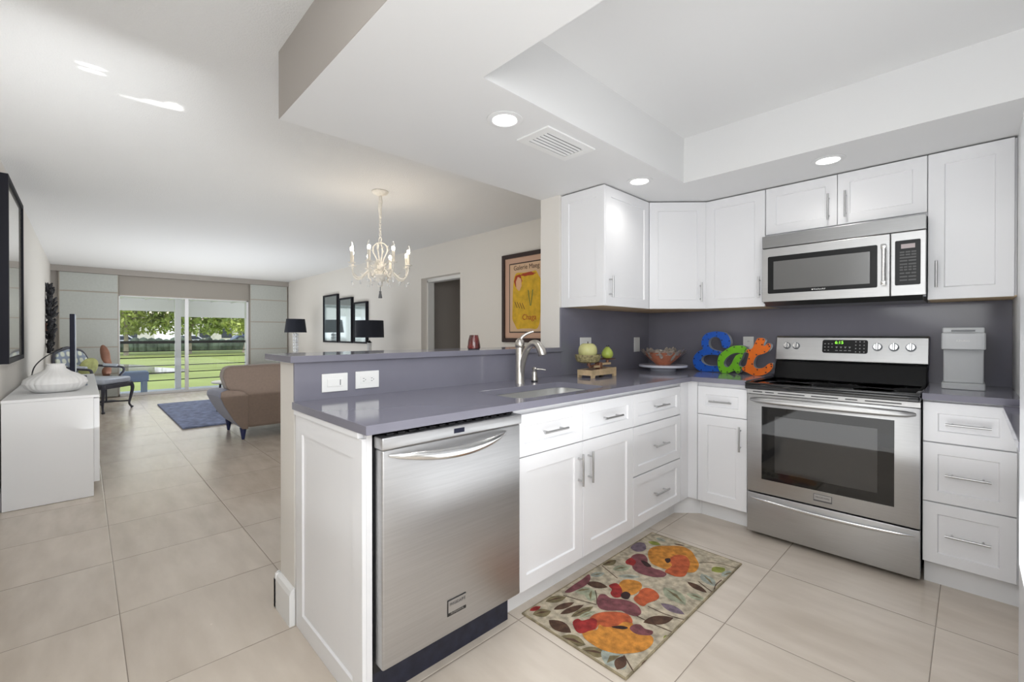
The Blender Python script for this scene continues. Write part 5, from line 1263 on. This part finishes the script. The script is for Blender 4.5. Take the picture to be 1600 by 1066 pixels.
rt = random.Random(21)
def tree(name, x, y, h, cr_, label, key, nleaf=7500, lean=0, trunk_r=.16):
    t = thing(name, label, 'tree', (x, y, GZ), group=None)
    b = MB().m('bark'); zc = GZ + h * .62
    fork = Vector((x + lean * .3, y + lean, GZ + h * .26))
    b.tube(cr([(x, y, GZ - .05), (x + .05, y + lean * .5, GZ + h * .13), tuple(fork)], 4, False), [trunk_r * (1 - .35 * i / 8) for i in range(9)], 10)
    tips = []
    for i in range(7):
        a = 2 * PI * i / 7 + rt.random(); e = fork + Vector((math.cos(a) * cr_ * .6, math.sin(a) * cr_ * .6, h * rt.uniform(.28, .45)))
        m_ = (fork + e) / 2 + Vector((0, 0, h * .05)); b.tube(cr([tuple(fork), tuple(m_), tuple(e)], 4, False), [trunk_r * .5 * (1 - .8 * k / 8) + .01 for k in range(9)], 6); tips.append(e)
    b.build('trunk', parent=t, smooth=True)
    f = MB().m(key)
    cl = [Vector((x + lean * .3 + rt.gauss(0, cr_ * .42), y + lean + rt.gauss(0, cr_ * .48), zc + rt.uniform(-.46, .36) * h * .8)) for _ in range(34)] + tips
    vs = []; fcs = []
    for i in range(nleaf):
        c = rt.choice(cl); d = Vector((rt.gauss(0, 1), rt.gauss(0, 1), rt.gauss(0, .7))); p = c + d * cr_ * .17
        p.y = y + max(-2.3, min(2.3, p.y - y)) if x > -50 else p.y
        if p.z < GZ + h * .21: p.z = GZ + h * .21 + rt.random() ** 2 * 2.2
        s_ = rt.uniform(.08, .15); u_ = Vector((rt.gauss(0, 1), rt.gauss(0, 1), rt.gauss(0, 1))).normalized(); w_ = u_.orthogonal().normalized()
        A = [f.bm.verts.new(p + u_ * s_ * 1.5), f.bm.verts.new(p + w_ * s_ * .7), f.bm.verts.new(p - u_ * s_ * 1.5), f.bm.verts.new(p - w_ * s_ * .7)]
        f.bm.faces.new(A)
    f.build('foliage', parent=t)
tree('shade_tree', -40, -1.3, 7.2, 3.4, 'broad tree at the left edge of the glass door, across the pond', 'leaf')
tree('shade_tree', -40, 2.4, 7.0, 3.4, 'leafy tree behind the door mullion beyond the lawn', 'leaf2')
tree('shade_tree', -40, 6.1, 7.0, 3.4, 'dense low-branching tree at the right edge of the glass door', 'leaf', lean=.3)
tree('shade_tree', -63, -6, 8, 4.0, 'distant dark tree behind the left tree', 'leaf2', 3500)
tree('shade_tree', -63, 11, 8, 4.5, 'distant dark tree behind the right tree', 'leaf2', 3500)
b = MB().m('hedge')
for i in range(90):
    y = -26 + i * .55; b.ell((-50 + rt.uniform(-.3, .3), y, GZ + .35), (rt.uniform(.5, .8), .5, rt.uniform(.6, .95)), 8, 6)
o = b.build('hedge_row'); tag(o, 'long dark clipped hedge on the far side of the lawn', 'hedge', kind='stuff')
def building(x, y0, y1, h, label):
    t = thing('far_building', label, 'building', (x, (y0 + y1) / 2, GZ))
    MB().m('bldg').box(x - 8, x, y0, y1, GZ, GZ + h).build('wall', parent=t)
    MB().m('bark').box(x - 8.4, x + .4, y0 - .4, y1 + .4, GZ + h, GZ + h + .35).build('roof', parent=t)
    n = int((y1 - y0) / 2.6)
    for i in range(n):
        for z in ((1.0,) if h < 4 else (1.0, 4.0)):
            y = y0 + 1 + i * 2.6; MB().m('bldg_win').box(x, x + .05, y, y + 1.3, GZ + z, GZ + z + 1.3).build('window', parent=t)
building(-70, -14, 3, 3.4, 'low pale building glimpsed behind the left trees')
building(-72, 7, 24, 3.4, 'low pale building glimpsed behind the right trees')
def car(x, y, key, label):
    t = thing('parked_car', label, 'car', (x, y, GZ + .03), group=None)
    pr = [(-2.1, .30), (-2.15, .62), (-1.9, .80), (-1.15, .88), (-.6, 1.38), (.75, 1.40), (1.35, .95), (2.05, .86), (2.15, .55), (2.1, .30)]
    MB().m(key).prism(pr, lambda a, z: (x - .85, y + a, GZ + .03 + z), lambda a, z: (x + .85, y + a, GZ + .03 + z)).build('body', parent=t, bev=.06)
    pw = [(-1.0, .92), (-.55, 1.30), (.70, 1.32), (1.15, .98)]
    MB().m('bldg_win').prism(pw, lambda a, z: (x + .851, y + a, GZ + .03 + z), lambda a, z: (x + .87, y + a, GZ + .03 + z)).build('side_window', parent=t)
    for a in (-1.35, 1.35):
        for sx_ in (-1, 1): MB().m('tyre').cyl((x + sx_ * .70, y + a, GZ + .36), (x + sx_ * .88, y + a, GZ + .36), .33, seg=20).build('wheel', parent=t, smooth=True)
for i, (y, key, lb) in enumerate(((-6.5, 'car_dark', 'dark parked car at the far left beyond the pond'), (-1.2, 'car_white', 'white parked car seen left of the door mullion'), (4.2, 'car_white', 'white parked car seen right of the door mullion'), (9.3, 'car_blue', 'blue parked car at the far right beyond the lawn'))):
    car(-54.5, y, key, lb)
